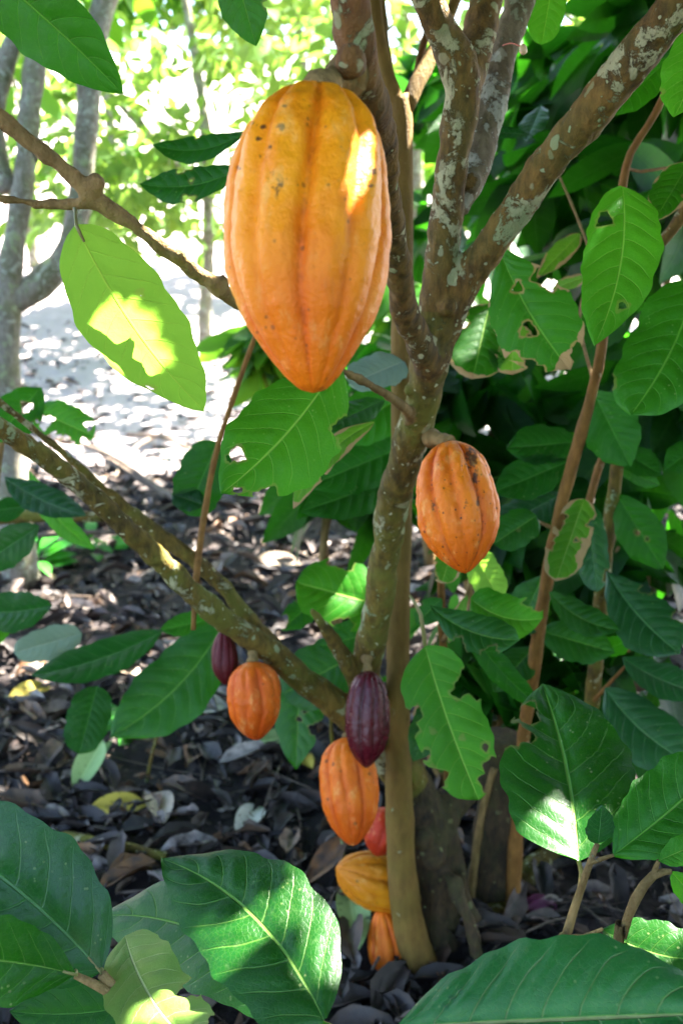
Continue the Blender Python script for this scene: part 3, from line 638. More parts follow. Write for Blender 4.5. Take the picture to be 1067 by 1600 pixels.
build_sapling()

# ------------------------------------------------------------------ seedlings in front and around
def plant(name, label, loc, cat='plant', group=None): return thing(name, label, cat, loc, group)
def low(px, d): # point on the ground below a pixel column at a given distance
    p = at(px, 1500, d); return np.array([p[0], p[1], 0.0])

p = plant('cacao_seedling', 'cacao seedling with broad dark leaves in the near left corner', low(200, .85))
stem('stem', p, [low(200, .85), at(250, 1640, .83), at(205, 1575, .81), at(160, 1522, .80)], [.007, .0055, .005, .0045], B_TWIG, 10)
stem('stem', p, [at(225, 1600, .82), at(180, 1555, .80), at(118, 1524, .79)], [.0045, .004, .003], B_TWIG, 8)
leaf(p, 158, 1518, .83, -190, 1255, .80, 215, 'blue', phi=-.15, bend=-.05, quilt=.08, fold=.10, nveins=8, kind=2, att=(160, 1525, .80))
leaf(p, 118, 1522, .78, -190, 1500, .72, 140, 'green', phi=-.45, bend=-.04, quilt=.04, att=(120, 1526, .79))
leaf(p, 506, 1594, .70, 254, 1342, .84, 200, 'green', phi=.12, bend=-.085, quilt=.075, kind=2, fold=.06, nveins=8)
leaf(p, 468, 1596, .80, 150, 1432, .98, 160, 'green', phi=.0, bend=-.10, quilt=.04, fold=.05)
leaf(p, 196, 1462, .86, 320, 1650, .70, 130, 'pale', phi=-.1, bend=-.05, quilt=.08, kind=3, wave=.09, bites=2)
leaf(p, 250, 1560, .9, 15, 1580, .88, 96, 'dark', phi=-.2, bend=.05)
leaf(p, 540, 1615, .8, 420, 1598, .8, 34, 'damaged', phi=.4)

p = plant('cacao_seedling', 'cacao seedling with big pleated leaves in the near right corner', low(920, .9))
stem('stem', p, [low(930, .95), at(870, 1560, .93), at(885, 1460, .92), at(905, 1395, .91), at(922, 1345, .90), at(933, 1318, .90)], [.006, .005, .0045, .0038, .0030, .0022], B_TWIG, 10)
stem('stem', p, [low(990, .95), at(960, 1530, .9), at(972, 1462, .88), at(992, 1405, .87), at(1020, 1368, .87), at(1048, 1362, .87)], [.006, .0055, .0048, .0042, .004, .0026], B_TWIG, 10)
stem('stem', p, [at(905, 1395, .91), at(908, 1365, .925), at(903, 1345, .93)], [.003, .0025, .002], B_TWIG, 8)
stem('stem', p, [at(918, 1350, .9), at(940, 1342, .895), at(958, 1336, .89)], [.0022, .002, .0018], B_TWIG, 8)
stem('stem', p, [at(1020, 1368, .87), at(1023, 1358, .87), at(1028, 1345, .865)], [.003, .0025, .0018], B_TWIG, 8)
stem('stem', p, [at(885, 1463, .92), at(912, 1462, .91), at(940, 1452, .93)], [.0022, .002, .0018], B_TWIG, 8)
leaf(p, 622, 1604, .72, 1150, 1582, .66, 250, 'near', phi=-.25, bend=.0, sag=.0, quilt=.12, nveins=9, fold=.06, kind=0)
leaf(p, 904, 1345, .92, 846, 1068, 1.10, 214, 'green', phi=.12, bend=-.03, quilt=.075, fold=.18, kind=2, nveins=8, holes=((.68, .98, .17), (.80, .66, .10)))
leaf(p, 958, 1336, .89, 1140, 1178, .92, 138, 'green', phi=-.2, bend=-.02, quilt=.07, wave=.05)
leaf(p, 934, 1318, .90, 940, 1258, .89, 44, 'blue', phi=.4, kind=2)
leaf(p, 1028, 1345, .865, 1105, 1312, .85, 46, 'light', phi=-.3)
leaf(p, 1048, 1362, .87, 1100, 1420, .85, 42, 'light', phi=.4)
leaf(p, 940, 1452, .93, 1120, 1500, .88, 100, 'green', phi=-.3, bend=-.08, quilt=.05)

G_R = 'ragged cacao saplings right of the trunk'
p = plant('cacao_sapling', 'small sapling with torn bright leaves just right of the trunk', low(700, 1.55), 'sapling', G_R)
stem('stem', p, [low(712, 2.0), at(701, 1240, 1.94), at(696, 1100, 1.76), at(690, 960, 1.60), at(688, 890, 1.5)], [.010, .009, .008, .007, .004], B_ORANGE, 10)
stem('stem', p, [at(694, 1080, 1.72), at(672, 1030, 1.5), at(664, 1010, 1.44), at(657, 960, 1.42), at(640, 930, 1.42)], [.004, .0038, .0035, .003, .002], M_PET, 8)
stem('stem', p, [at(692, 1000, 1.64), at(720, 960, 1.55), at(735, 905, 1.5)], [.005, .004, .004], B_TWIG, 8)
leaf(p, 664, 1010, 1.42, 748, 1250, 1.34, 122, 'light', phi=.15, bend=-.02, quilt=.05, kind=3, holes=((.35, .45, .07), (.52, -.45, .03), (.62, .2, .03), (.72, .75, .05), (.28, .9, .10)), bites=5)
leaf(p, 672, 946, 1.42, 812, 1000, 1.36, 66, 'green', phi=-.3, bend=-.10, bites=2, kind=1)
leaf(p, 735, 935, 1.46, 848, 966, 1.40, 74, 'light', phi=-.3, bend=-.12, bites=2, kind=3)
leaf(p, 738, 862, 1.5, 782, 940, 1.45, 56, 'lit', phi=.4, kind=3)
leaf(p, 705, 862, 1.4, 690, 912, 1.38, 46, 'damaged', phi=.3, kind=3, bites=4)
leaf(p, 690, 935, 1.5, 650, 975, 1.5, 40, 'green', phi=.4, bites=1)
leaf(p, 722, 965, 1.55, 852, 1112, 1.5, 42, 'dark', phi=.5, bend=-.05)
leaf(p, 700, 1075, 1.62, 645, 1190, 1.6, 60, 'green', phi=.3)
leaf(p, 730, 930, 1.5, 700, 1005, 1.5, 24, 'damaged', phi=.5)

p = plant('cacao_sapling', 'tall sapling with a bare orange brown stem leaning right', low(805, 1.9), 'sapling', G_R)
stem('stem', p, *pxpath((800, 1420, 1.95, 24), (808, 1270, 1.87, 22), (818, 1150, 1.8, 20), (832, 1060, 1.74, 20), (848, 940, 1.66, 20), (868, 830, 1.6, 20), (895, 720, 1.54, 19), (918, 640, 1.5, 18), (938, 550, 1.46, 16), (950, 440, 1.43, 14), (964, 350, 1.41, 13), (972, 290, 1.40, 13), (984, 240, 1.39, 12), (1012, 195, 1.38, 12), (1036, 150, 1.37, 11), (1052, 90, 1.36, 10), (1075, 20, 1.35, 9)), B_ORANGE, 12)
stem('twig', p, *pxpath((978, 262, 1.395, 6), (1000, 268, 1.42, 5), (1040, 262, 1.44, 4)), B_ORANGE, 8)
stem('twig', p, *pxpath((928, 600, 1.48, 6), (905, 500, 1.55, 5), (922, 410, 1.58, 5), (903, 345, 1.6, 4), (872, 272, 1.62, 4)), B_TWIG, 8)
stem('twig', p, [at(868, 828, 1.6), at(840, 815, 1.6), at(812, 806, 1.58)], [.004, .003, .0025], B_TWIG, 8)
leaf(p, 912, 780, 1.56, 868, 908, 1.5, 64, 'damaged', phi=.3, kind=3, bites=3, holes=((.5, .3, .05),))
leaf(p, 915, 785, 1.58, 932, 925, 1.55, 52, 'blue', phi=.3, kind=3, bites=1)
leaf(p, 858, 925, 1.62, 968, 985, 1.58, 50, 'green', phi=-.4, bend=-.10)
leaf(p, 838, 806, 1.52, 770, 850, 1.5, 60, 'green', phi=.2, kind=3, holes=((.45, .1, .035),))
leaf(p, 890, 720, 1.6, 770, 770, 1.6, 70, 'dark', phi=.4)
leaf(p, 905, 690, 1.62, 790, 700, 1.62, 66, 'dark', phi=.5)
leaf(p, 925, 610, 1.55, 985, 730, 1.5, 90, 'dark', phi=.3)
leaf(p, 880, 770, 1.7, 770, 830, 1.65, 60, 'blue', phi=.6)
leaf(p, 848, 900, 1.7, 800, 1000, 1.7, 70, 'green', phi=.4)
leaf(p, 836, 1010, 1.75, 770, 1080, 1.7, 60, 'green', phi=.4)
leaf(p, 842, 985, 1.8, 960, 1020, 1.75, 70, 'green', phi=-.3)

p = plant('cacao_sapling', 'sapling with a mossy stem at the right edge', low(920, 2.0), 'sapling', G_R)
stem('stem', p, *pxpath((905, 1330, 2.1, 26), (915, 1180, 2.02, 24), (926, 1080, 1.96, 23), (936, 960, 1.88, 22), (946, 860, 1.8, 22), (958, 770, 1.75, 20), (968, 690, 1.7, 18), (972, 620, 1.68, 14)), B_MOSS, 12)
stem('stem', p, *pxpath((918, 790, 1.8, 12), (935, 730, 1.8, 12), (950, 690, 1.8, 10)), B_ORANGE, 8)
stem('twig', p, [at(926, 1095, 1.96), at(945, 1075, 1.9), at(975, 1042, 1.85)], [.005, .004, .003], B_ORANGE, 8)
leaf(p, 947, 892, 1.72, 1062, 1022, 1.6, 96, 'blue', phi=-.2, bend=-.05, quilt=.06, kind=1, bites=2, label='dull green leaf with yellowing tip')
leaf(p, 962, 772, 1.75, 1036, 890, 1.7, 72, 'dark', phi=.3, holes=((.5, -.1, .05), (.62, .1, .04)))
leaf(p, 962, 700, 1.75, 1034, 742, 1.7, 46, 'dark', phi=-.4)
leaf(p, 965, 730, 1.75, 1030, 758, 1.75, 30, 'green', phi=-.4)
leaf(p, 1100, 690, 1.7, 1038, 735, 1.7, 50, 'dark', phi=.3)
leaf(p, 944, 1075, 1.80, 1100, 1205, 1.65, 98, 'blue', phi=-.2, bend=-.07, quilt=.05, bites=1)
leaf(p, 972, 1028, 1.85, 1110, 1085, 1.75, 58, 'blue', phi=-.5, bend=-.06)
leaf(p, 935, 960, 1.85, 870, 1030, 1.8, 60, 'green', phi=.3)
leaf(p, 930, 1020, 1.85, 985, 1000, 1.8, 34, 'green', phi=.5)

G_L = 'cacao seedlings on the left'
p = plant('cacao_seedling', 'seedling with long pointed leaves behind the low branch', low(300, 2.15), 'seedling', G_L)
stem('stem', p, *pxpath((228, 1232, 2.44, 6), (246, 1150, 2.25, 5), (290, 1060, 2.1, 5), (335, 995, 2.03, 5), (350, 965, 2.0, 5)), B_MOSS, 8)
leaf(p, 352, 968, 1.98, 172, 1152, 1.88, 116, 'green', phi=.2, bend=.08, quilt=.04, kind=0)
leaf(p, 255, 985, 2.0, 50, 1055, 1.95, 62, 'blue', phi=-.5, bend=.05)
leaf(p, 128, 990, 2.05, 22, 1020, 2.0, 52, 'grey', phi=-.4, kind=3)
leaf(p, 152, 1072, 2.0, 124, 1178, 1.95, 68, 'dark', phi=.2, kind=3)
leaf(p, 345, 965, 2.05, 250, 985, 2.0, 40, 'green', phi=.3)

p = plant('cacao_seedling', 'seedling with hole riddled leaves left of the trunk foot', low(490, 1.95), 'seedling', G_L)
stem('stem', p, *pxpath((540, 1370, 2.09, 6), (518, 1150, 1.92, 6), (520, 1040, 1.86, 6), (545, 975, 1.82, 5)), B_MOSS, 8)
leaf(p, 470, 1030, 1.85, 462, 1202, 1.80, 82, 'green', phi=.2, kind=2, holes=((.46, .25, .06), (.55, .05, .05)), bites=4)
leaf(p, 565, 1018, 1.8, 442, 1085, 1.8, 100, 'green', phi=.2, kind=3)
leaf(p, 612, 950, 1.72, 462, 910, 1.72, 108, 'light', phi=.3, kind=3, bites=2)
leaf(p, 600, 985, 1.76, 500, 1010, 1.76, 60, 'green', phi=.3)
leaf(p, 500, 930, 1.85, 440, 985, 1.8, 46, 'green', phi=.3, bites=4)

stem('twig', tree, *pxpath((302, 984, 1.455, 8), (304, 950, 1.455, 9), (307, 905, 1.46, 11), (314, 840, 1.50, 11), (335, 720, 1.52, 10), (365, 620, 1.5, 9), (392, 545, 1.48, 8), (420, 470, 1.45, 7)), B_ORANGE, 8)
leaf(tree, 340, 690, 1.54, 292, 805, 1.56, 82, 'dark', phi=.2, kind=3)
leaf(tree, 322, 790, 1.53, 268, 772, 1.56, 40, 'dark', phi=.4)

p = plant('cacao_seedling', 'seedling with moth eaten backlit leaves at the left edge', low(-20, 2.0), 'seedling', G_L)
stem('stem', p, [low(-20, 2.2), at(-20, 1000, 2.1), at(-10, 800, 1.95), at(10, 660, 1.85), at(50, 625, 1.8)], [.012, .011, .009, .006, .004], B_TWIG, 8)
leaf(p, 65, 605, 1.8, -10, 690, 1.75, 72, 'green', phi=.2, bites=2, holes=((.35, .1, .12),))
leaf(p, 55, 640, 1.8, 148, 682, 1.75, 62, 'light', phi=-.2, kind=3, bites=4, holes=((.25, -.4, .2), (.86, .5, .12)))
leaf(p, 8, 745, 1.8, 135, 805, 1.75, 50, 'blue', phi=-.6, bend=-.05)
leaf(p, 45, 735, 1.85, 150, 858, 1.8, 36, 'light', phi=.4, bend=-.08)
leaf(p, 62, 822, 1.8, -40, 890, 1.7, 62, 'blue', phi=-.3)
leaf(p, 82, 945, 1.85, -40, 955, 1.8, 66, 'blue', phi=-.3, bend=.05)
leaf(p, 45, 790, 1.9, -20, 800, 1.85, 40, 'blue', phi=-.6)
leaf(p, 20, 960, 1.9, -30, 1010, 1.85, 40, 'light', phi=.2)

# cut trunk and mossy limb behind the foot of the tree
p = thing('old_tree_stump', 'broken brown trunk standing behind the right seedling leaves', 'stump', ground_at(770, 1400))
stem('trunk', p, *pxpath((764, 1470, 1.96, 92), (768, 1420, 1.99, 76), (772, 1330, 1.97, 70), (778, 1230, 1.94, 66), (785, 1150, 1.91, 60)), B_BASE, 18, .02, .3)
stem('branch', p, *pxpath((733, 1425, 1.95, 14), (742, 1340, 1.93, 13), (755, 1260, 1.90, 12), (772, 1200, 1.89, 11)), B_TWIG, 8)
p = thing('fallen_limb', 'curved mossy limb lying low on the ground at the right', 'branch', ground_at(800, 1390))
stem('limb', p, *pxpath((772, 1440, 1.93, 50), (800, 1395, 2.0, 46), (845, 1345, 2.09, 40), (900, 1305, 2.17, 34), (960, 1250, 2.25, 28)), B_MOSS, 12, .02, .3)
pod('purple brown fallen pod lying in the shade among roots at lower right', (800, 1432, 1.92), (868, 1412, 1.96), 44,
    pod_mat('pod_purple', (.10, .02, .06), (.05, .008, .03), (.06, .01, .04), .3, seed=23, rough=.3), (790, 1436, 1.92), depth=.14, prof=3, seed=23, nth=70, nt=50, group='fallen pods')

# ------------------------------------------------------------------ things lying on the ground
def stick(label, pts, rad, mat=B_DEAD):
    v, f = tube_arrays(pts, rad, 8, .03, .3, SEED[0]); SEED[0] += 1
    o = mk('fallen_stick', v, f, mat); tag(o, label, 'stick', 'sticks on the ground'); return o
def gp(px, py, up=.015): q = ground_at(px, py); q[2] = hill(q[0], q[1]) + up; return q
stick('long dark stick lying across the litter under the lit leaf', [gp(170, 735, .05), gp(240, 775, .05), gp(320, 820, .04)], [.022, .02, .016])
stick('mossy stick lying behind the near left leaves', [gp(100, 1322, .02), gp(180, 1345, .03), gp(262, 1360, .02)], [.012, .012, .010], B_MOSS)
stick('grey slanting stick at the left edge below the low branch', [at(-30, 812, 2.3), at(60, 806, 2.3), at(165, 808, 2.3)], [.017, .016, .013], B_MOSS)
stick('thin dead stick lying just under the grey one at the left', [at(60, 836, 2.4), at(120, 832, 2.4), at(190, 832, 2.4)], [.007, .007, .005])
stick('pale stick on the ground at the right edge', [gp(975, 1175, .03), gp(1010, 1160, .05), gp(1035, 1145, .05)], [.009, .009, .007])
stick('brown stick lying below the pale one at right', [gp(970, 1195, .03), gp(1010, 1205, .03), gp(1060, 1222, .03)], [.011, .011, .009])
for i, (a, b) in enumerate([((110, 700), (260, 790)), ((200, 690), (330, 735)), ((250, 690), (180, 760))]):
    stick(['reddish stick in the brush heap below the lit ground', 'short stick crossing the top of the brush heap', 'stick propped against the brush heap'][i], [gp(*a, .05), gp((a[0] + b[0]) / 2, (a[1] + b[1]) / 2, .10), gp(*b, .04)], [.014, .012, .009])
def dry_leaf(label, px, py, ln, ang, mat, group='fallen leaves', tilt=.0):
    q = gp(px, py, .03); d = np.array([[math.cos(ang), math.sin(ang), tilt]]); nr = np.array([[.1, -.45, 1.]])
    P, F, uv = foliage_arrays([q], d, nr, [ln], .42, 14, 9, droop=.15, fold=.5)
    o = mk('fallen_leaf', P, F, mat, uvs=uv); tag(o, label, 'leaf', group)
D_Y, D_T = dry_mat('dry_leaf_yellow', (.42, .30, .03), (.55, .42, .06)), dry_mat('dry_leaf_tan', (.24, .17, .11), (.38, .30, .22))
D_G, D_P = dry_mat('dry_leaf_green', (.16, .28, .08), (.30, .40, .16)), dry_mat('dry_leaf_pale_grey', (.36, .34, .29), (.50, .48, .42))
dry_leaf('pale grey fallen leaf left of the round orange pod', 250, 1120, .20, .2, D_P)
dry_leaf('tan fallen leaf under the long pointed seedling leaf', 130, 1075, .22, .5, D_T)
dry_leaf('bright yellow fallen leaf in the litter above the near left leaves', 140, 1290, .14, .3, D_Y)
dry_leaf('second yellow fallen leaf, folded, at the left edge', 15, 1110, .15, .9, D_Y)
dry_leaf('green fallen leaf standing upright in the litter at left', 120, 1260, .16, 1.3, D_G, tilt=.5)
dry_leaf('yellow green fallen leaf below the round orange pod', 405, 1180, .14, .3, D_G)
dry_leaf('small yellow fallen leaf left of the speckled pod', 488, 1225, .10, 2.0, D_Y)
dry_leaf('curled tan leaf on dark soil in the centre', 395, 890, .20, .1, D_T)
dry_leaf('tan leaf in the middle of the dark floor', 260, 1310, .16, 1.9, D_T)
dry_leaf('pale curled leaf right of the mossy stick', 370, 1330, .14, 1.2, D_P)
dry_leaf('greenish leaf hanging low behind the lowest pod', 560, 1510, .16, 1.7, D_G, tilt=.3)
wk = ['clump beneath the low branch', 'clump left of the grey stick', 'clump at the left edge', 'clump in front of the tan leaf', 'clump beside the upright leaf', 'clump on the dark soil', 'clump near the brush heap', 'clump behind the mossy stem', 'clump by the pale stick', 'clump near the lowest pod']
for i, (px, py, n, s) in enumerate([(215, 860, 9, .13), (145, 870, 9, .12), (60, 890, 12, .15), (205, 1165, 10, .10), (165, 1180, 8, .09), (450, 850, 6, .08), (330, 770, 8, .12), (1000, 820, 10, .12), (1030, 930, 9, .12), (880, 1100, 10, .12)]):
    q = gp(px, py, 0); r = np.random.default_rng(90 + i); a = r.uniform(0, 6.28, n)
    d = np.stack([np.cos(a), np.sin(a), r.uniform(.15, .9, n)], 1); nr = np.tile([0, -.3, 1.], (n, 1)) + r.normal(size=(n, 3)) * .3
    P, F, uv = foliage_arrays(q + np.stack([np.cos(a) * .02, np.sin(a) * .02, r.uniform(.02, .10, n)], 1), d, nr, r.uniform(.6, 1, n) * s, .45, 8, 5, droop=.4)
    tag(mk('ground_weed', P, F, FOL['weed'], uvs=uv), 'small green weed, ' + wk[i], 'weed', 'green weeds on the forest floor')

# ------------------------------------------------------------------ shrubs of shaded cacao behind the trunk
def shrub(label, px, py, d, rpx, n, seed, mat='shade', lr=(.16, .30), gx=None, name='cacao_shrub', sy=.8, sz=1.0, group='shaded cacao shrubs behind the tree', hang=.65, stems=3, extra=()):
    c = at(px, py, d); r = rpx / FPX * d; g = np.array([c[0] if gx is None else gx, c[1] + .05, 0.0]); g[2] = hill(g[0], g[1])
    root = thing(name, label, 'shrub', g, group)
    blobs = [(*c, r, r * sy, r * sz)] + [(*at(a, b, dd), q / FPX * dd, q / FPX * dd * sy, q / FPX * dd * sz) for a, b, dd, q in extra]
    rr = random.Random(seed)
    for i in range(stems):
        e = c + np.array([rr.uniform(-.6, .6) * r, rr.uniform(-.3, .3) * r, rr.uniform(-.2, .7) * r * sz])
        m = (g + e) / 2 + np.array([rr.uniform(-.1, .1), 0, .05])
        stem('stem', root, [g + np.array([rr.uniform(-.04, .04), 0, -.02]), m, e], [.016, .011, .004], B_TWIG, 7, .05)
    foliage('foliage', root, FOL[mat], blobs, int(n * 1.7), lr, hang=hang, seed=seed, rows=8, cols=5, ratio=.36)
    return root
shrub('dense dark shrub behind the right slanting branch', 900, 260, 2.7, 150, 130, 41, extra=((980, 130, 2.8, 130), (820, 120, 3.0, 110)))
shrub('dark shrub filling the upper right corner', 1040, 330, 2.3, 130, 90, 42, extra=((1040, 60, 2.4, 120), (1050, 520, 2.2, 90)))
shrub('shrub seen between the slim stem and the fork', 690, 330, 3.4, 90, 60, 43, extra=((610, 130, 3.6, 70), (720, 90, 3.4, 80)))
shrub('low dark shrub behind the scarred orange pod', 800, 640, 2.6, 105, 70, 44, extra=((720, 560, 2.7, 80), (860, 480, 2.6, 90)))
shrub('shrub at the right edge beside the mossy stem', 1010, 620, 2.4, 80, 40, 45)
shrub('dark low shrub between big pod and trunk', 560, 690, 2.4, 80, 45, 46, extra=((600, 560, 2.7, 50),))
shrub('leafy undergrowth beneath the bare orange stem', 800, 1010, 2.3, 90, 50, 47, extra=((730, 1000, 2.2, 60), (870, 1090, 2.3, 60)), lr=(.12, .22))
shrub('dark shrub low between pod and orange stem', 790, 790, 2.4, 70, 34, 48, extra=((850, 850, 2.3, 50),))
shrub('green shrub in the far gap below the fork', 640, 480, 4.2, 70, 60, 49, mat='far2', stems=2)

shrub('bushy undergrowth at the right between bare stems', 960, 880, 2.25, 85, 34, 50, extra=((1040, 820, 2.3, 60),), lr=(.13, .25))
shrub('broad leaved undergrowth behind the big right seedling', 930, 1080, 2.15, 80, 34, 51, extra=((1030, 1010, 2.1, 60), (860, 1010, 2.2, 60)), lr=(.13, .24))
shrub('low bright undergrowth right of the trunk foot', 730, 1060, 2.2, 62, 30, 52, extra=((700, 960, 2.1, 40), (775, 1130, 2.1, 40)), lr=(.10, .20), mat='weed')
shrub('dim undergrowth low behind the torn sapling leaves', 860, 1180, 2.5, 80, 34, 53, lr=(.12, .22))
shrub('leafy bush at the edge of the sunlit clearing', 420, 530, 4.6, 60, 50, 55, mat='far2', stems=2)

# ------------------------------------------------------------------ bright trees beyond
def far_tree(name, label, trunk, blobs, n, lr, seed, mat, bmat=B_FAR, ratio=.36, group='sunlit trees in the clearing', limbs=()):
    P, Rr = trunk; root = thing(name, label, 'tree', P[0], group)
    stem('trunk', root, P, Rr, bmat, 14, .06, .3)
    for l in limbs: stem('branch', root, *l, bmat, 10, .05, .3)
    if n: foliage('crown', root, FOL[mat], blobs, n, lr, hang=.45, seed=seed, rows=5, cols=3, ratio=ratio, shell=.6)
    return root
far_tree('forked_tree', 'pale lichen covered forked trunk at the left edge', pxpath((35, 960, 3.75, 62), (25, 800, 3.6, 52), (12, 620, 3.5, 46), (8, 500, 3.45, 50), (12, 460, 3.45, 48)), [(*at(60, -120, 3.6), .5, .5, .3), (*at(-150, 100, 3.6), .4, .4, .3)], 120, (.16, .28), 51, 'far2',
         limbs=[pxpath((10, 475, 3.45, 44), (22, 380, 3.42, 36), (38, 290, 3.4, 34), (45, 210, 3.4, 32), (52, 120, 3.4, 34), (60, 40, 3.4, 30), (75, -60, 3.4, 28)),
                pxpath((12, 480, 3.45, 40), (60, 445, 3.48, 46), (95, 410, 3.5, 42), (118, 350, 3.5, 36), (130, 270, 3.5, 36), (138, 190, 3.5, 36), (140, 120, 3.5, 40), (150, 60, 3.5, 40), (170, -20, 3.5, 36)),
                pxpath((50, 250, 3.4, 22), (62, 215, 3.38, 14)), pxpath((14, 300, 3.42, 28), (-10, 200, 3.4, 30), (15, 80, 3.4, 30), (40, 20, 3.4, 26))])
def fxy(px, y): # ground point under a pixel column at world distance y
    x = (px - 533.5) / FPX * (y / CP); return np.array([x, y, hill(x, y)])
for i, (px, y, hgt, n, lab) in enumerate([(330, 8.5, 3.2, 900, 'sunlit tree with a loose light crown behind the left of the big pod'), (470, 10.5, 3.8, 900, 'taller sunlit tree directly behind the big pod'), (200, 10.0, 3.6, 900, 'sunlit tree between the forked trunk and the pod'),
                                          (90, 12.0, 4.2, 800, 'furthest pale tree in the upper left corner'), (620, 7.5, 3.0, 500, 'sunlit tree showing through behind the slim stem'), (760, 9.0, 3.6, 700, 'sunlit tree glimpsed behind the right slanting branch'), (-80, 9.0, 3.4, 600, 'sunlit tree just at the left border'), (980, 8.0, 3.4, 600, 'sunlit tree behind the upper right shrubs')]):
    g = fxy(px, y); r = np.random.default_rng(60 + i)
    bl = [(g[0] + r.uniform(-.9, .9), g[1] + r.uniform(-.6, .6), g[2] + hgt * r.uniform(.35, 1.0), r.uniform(.5, .9), r.uniform(.4, .7), r.uniform(.3, .55)) for _ in range(9)]
    n = int(n * 1.2)
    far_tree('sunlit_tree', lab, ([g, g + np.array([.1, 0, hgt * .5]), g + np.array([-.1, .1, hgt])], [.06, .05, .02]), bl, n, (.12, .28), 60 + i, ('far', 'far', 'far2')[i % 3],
             limbs=[([g + np.array([0.05, 0, hgt * .4]), g + np.array([r.uniform(-.8, .8), 0, hgt * .7]), g + np.array([r.uniform(-1.2, 1.2), 0, hgt * .95])], [.03, .022, .01]) for _ in range(2)])

# ------------------------------------------------------------------ unseen leafy roof added for shade (gaps cut to place the sun flecks)
FLECKS = [  # (px, py, depth, radius of the gap)
    (566, 255, .600, .012), (578, 226, .605, .014), (552, 282, .60, .008), (185, 505, .86, .026), (208, 532, .87, .024), (235, 565, .88, .017), (258, 455, .86, .009),
    (352, 1418, .775, .016), (385, 1436, .77, .019), (408, 1452, .77, .016), (472, 1432, .765, .014), (515, 1508, .75, .030), (492, 1545, .745, .030), (520, 1545, .745, .024), (405, 1520, .82, .020), (382, 1560, .80, .026), (318, 1545, .76, .026), (285, 1560, .76, .018), (240, 1590, .76, .02),
    (868, 1290, .94, .030), (890, 1325, .93, .026), (1010, 1470, .92, .032), (248, 880, 1.38, .03), (545, 925, 1.72, .028), (520, 950, 1.72, .02), (655, 55, .97, .02), (952, 330, 1.05, .010), (495, 965, 1.47, .02),
    (750, 890, 1.47, .02), (150, 150, .78, .0), (770, 400, 1.08, .012), (800, 1040, 2.2, .03), (730, 1015, 2.6, .08)]
def carve(P, F, grow=0.0):
    C = P[F].mean(1); keep = np.ones(len(F), bool); S = np.array(SUN)
    for (a, b, d, r) in FLECKS:
        if r <= 0: continue
        q = C - at(a, b, d); tt = q @ S; dd = np.linalg.norm(q - tt[:, None] * S, axis=1)
        keep &= ~((tt > .12) & (dd < r + grow))
    return F[keep], keep
def roof(name, parent, n, box, zf, lr, seed, rows, cols, holes=None, grow=.0, over=()):
    r = np.random.default_rng(seed); x = r.uniform(box[0], box[1], n); y = r.uniform(box[2], box[3], n)
    z = zf(x, y) + r.uniform(0, 1, n) * box[4]
    if holes is not None:
        ok = holes(x, y, z); x, y, z = x[ok], y[ok], z[ok]; n = len(x)
    S = np.array(SUN)
    for q in over:      # leaves added up the sun ray to shade the pod, backlit leaf and seedling
        t = (zf(q[0] + .5, q[1] + .3) + .1 - q[2]) / S[2]; c = q + S * t + r.normal(size=3) * .03
        x, y, z = np.append(x, c[0]), np.append(y, c[1]), np.append(z, c[2])
    n = len(x)
    a = r.uniform(0, 6.28, n); d = np.stack([np.cos(a), np.sin(a), r.uniform(-.7, .1, n)], 1)
    nr = r.normal(size=(n, 3)) * .30 + np.array(SUN) * .8; nr[:, 2] += .6
    P, F, uv = foliage_arrays(np.stack([x, y, z], 1), d, nr, r.uniform(*lr, n), .42, rows, cols, droop=.2)
    F2, k = carve(P, F, grow); uv = uv.reshape(-1, 4, 2)[k].reshape(-1, 2)
    return mk(name, P, F2, FOL['canopy'], parent, uvs=uv)
roof('crown', tree, 3000, (-.95, 1.9, .05, 2.7, .35), lambda x, y: 1.86 + .16 * np.maximum(y - .2, 0) + .03 * np.abs(x), (.2, .32), 71, 20, 11,
     over=[at(a, b, .80) for a in range(240, 580, 48) for b in (1340, 1390, 1440, 1490, 1540, 1590)] + [at(a, b, .85) for a in (90, 140, 190, 240, 290) for b in (360, 420, 480, 540, 600)] + [at(a, b, .61) for a in (370, 430, 490, 550, 600) for b in (150, 230, 310, 390, 470, 550)])
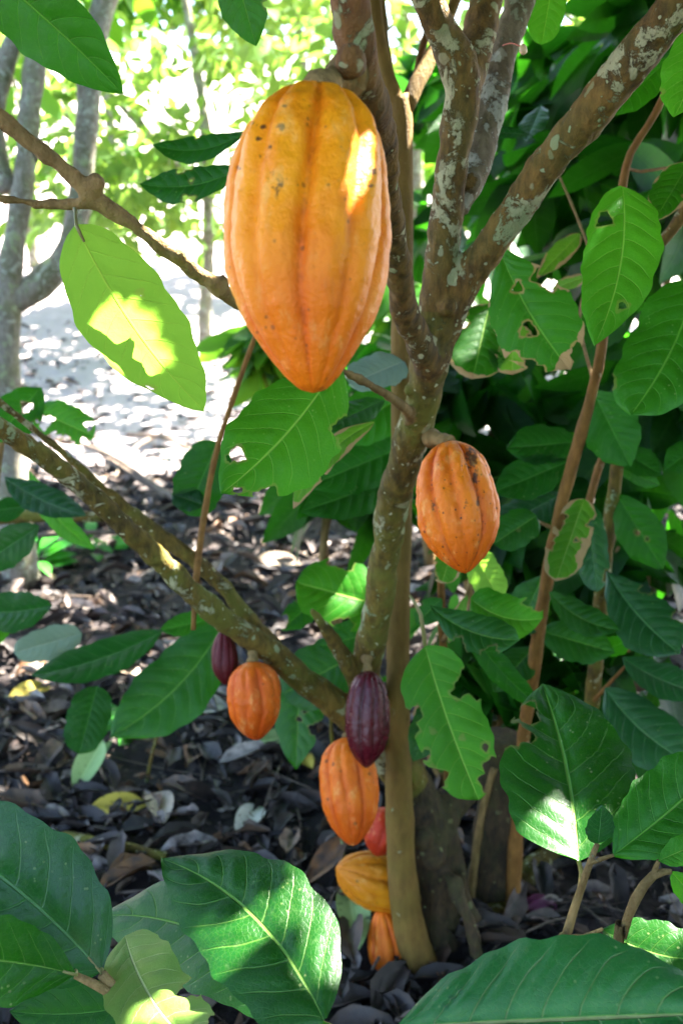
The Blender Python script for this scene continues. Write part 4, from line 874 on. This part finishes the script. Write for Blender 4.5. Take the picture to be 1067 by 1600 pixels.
sh = thing('unseen_shade_tree', 'tall unseen shade tree added so its crown shades the ground', 'tree', (3.6, 2.6, hill(3.6, 2.6)))  # out of view, put in to shade the middle ground and shrubs
stem('trunk', sh, [np.array([3.6, 2.6, -.05]), np.array([3.5, 2.7, 1.6]), np.array([3.1, 2.9, 3.2]), np.array([2.6, 3.2, 4.4])], [.16, .13, .11, .06], B_FAR, 14, .1)
for e in ((1.2, 5.5, 4.6), (4.8, 4.5, 4.9), (2.0, .6, 4.6)):
    stem('branch', sh, [np.array([3.2, 2.85, 3.0]), (np.array([3.2, 2.85, 3.0]) + np.array(e)) / 2 + np.array([0, 0, .3]), np.array(e)], [.07, .05, .02], B_FAR, 10, .1)
def clear(x, y, z):
    # where the shadow of each leaf would fall on the ground; keep the left clearing sunny
    t = z / SUN.z; gx, gy = x - SUN.x * t, y - SUN.y * t
    edge = 4.7 + .5 * np.sin(gx * 2.1) + .9 * (gx > .3)
    n = np.array([noise.noise(Vector((a * 1.3, b * 1.3, 5.0))) for a, b in zip(gx, gy)])
    n2 = np.array([noise.noise(Vector((a * .55, b * 1.1, 9.0))) for a, b in zip(gx, gy)])
    return np.where(gy < edge, n < np.where(gy > 2.3, .27, .42), (n2 > .12) & (gy > edge + .5))
roof('crown', sh, 5200, (-3.4, 6.2, .4, 13.5, 1.0), lambda x, y: 4.1 + .05 * y, (.28, .46), 72, 8, 5, holes=clear, grow=.10)

# unseen tree added to block sky light from the right and behind the camera
side_blocker = thing('cacao_tree', 'dense unseen cacao tree added at the right to block side light', 'tree', (2.1, -.3, 0))
stem('trunk', side_blocker, [np.array([2.1, -.3, -.05]), np.array([2.15, -.25, .8]), np.array([2.0, -.3, 1.9])], [.07, .06, .04], B_FAR, 12, .1)
foliage('crown', side_blocker, FOL['canopy'], [(2.0, -.2, 1.1, .7, 1.2, 1.1), (1.9, -1.6, 1.2, .8, .9, 1.1), (2.5, 1.3, 1.0, .6, .7, 1.0), (1.1, -2.4, 1.1, .7, .6, 1.0)], 1500, (.22, .34), hang=.6, seed=81, rows=6, cols=3)
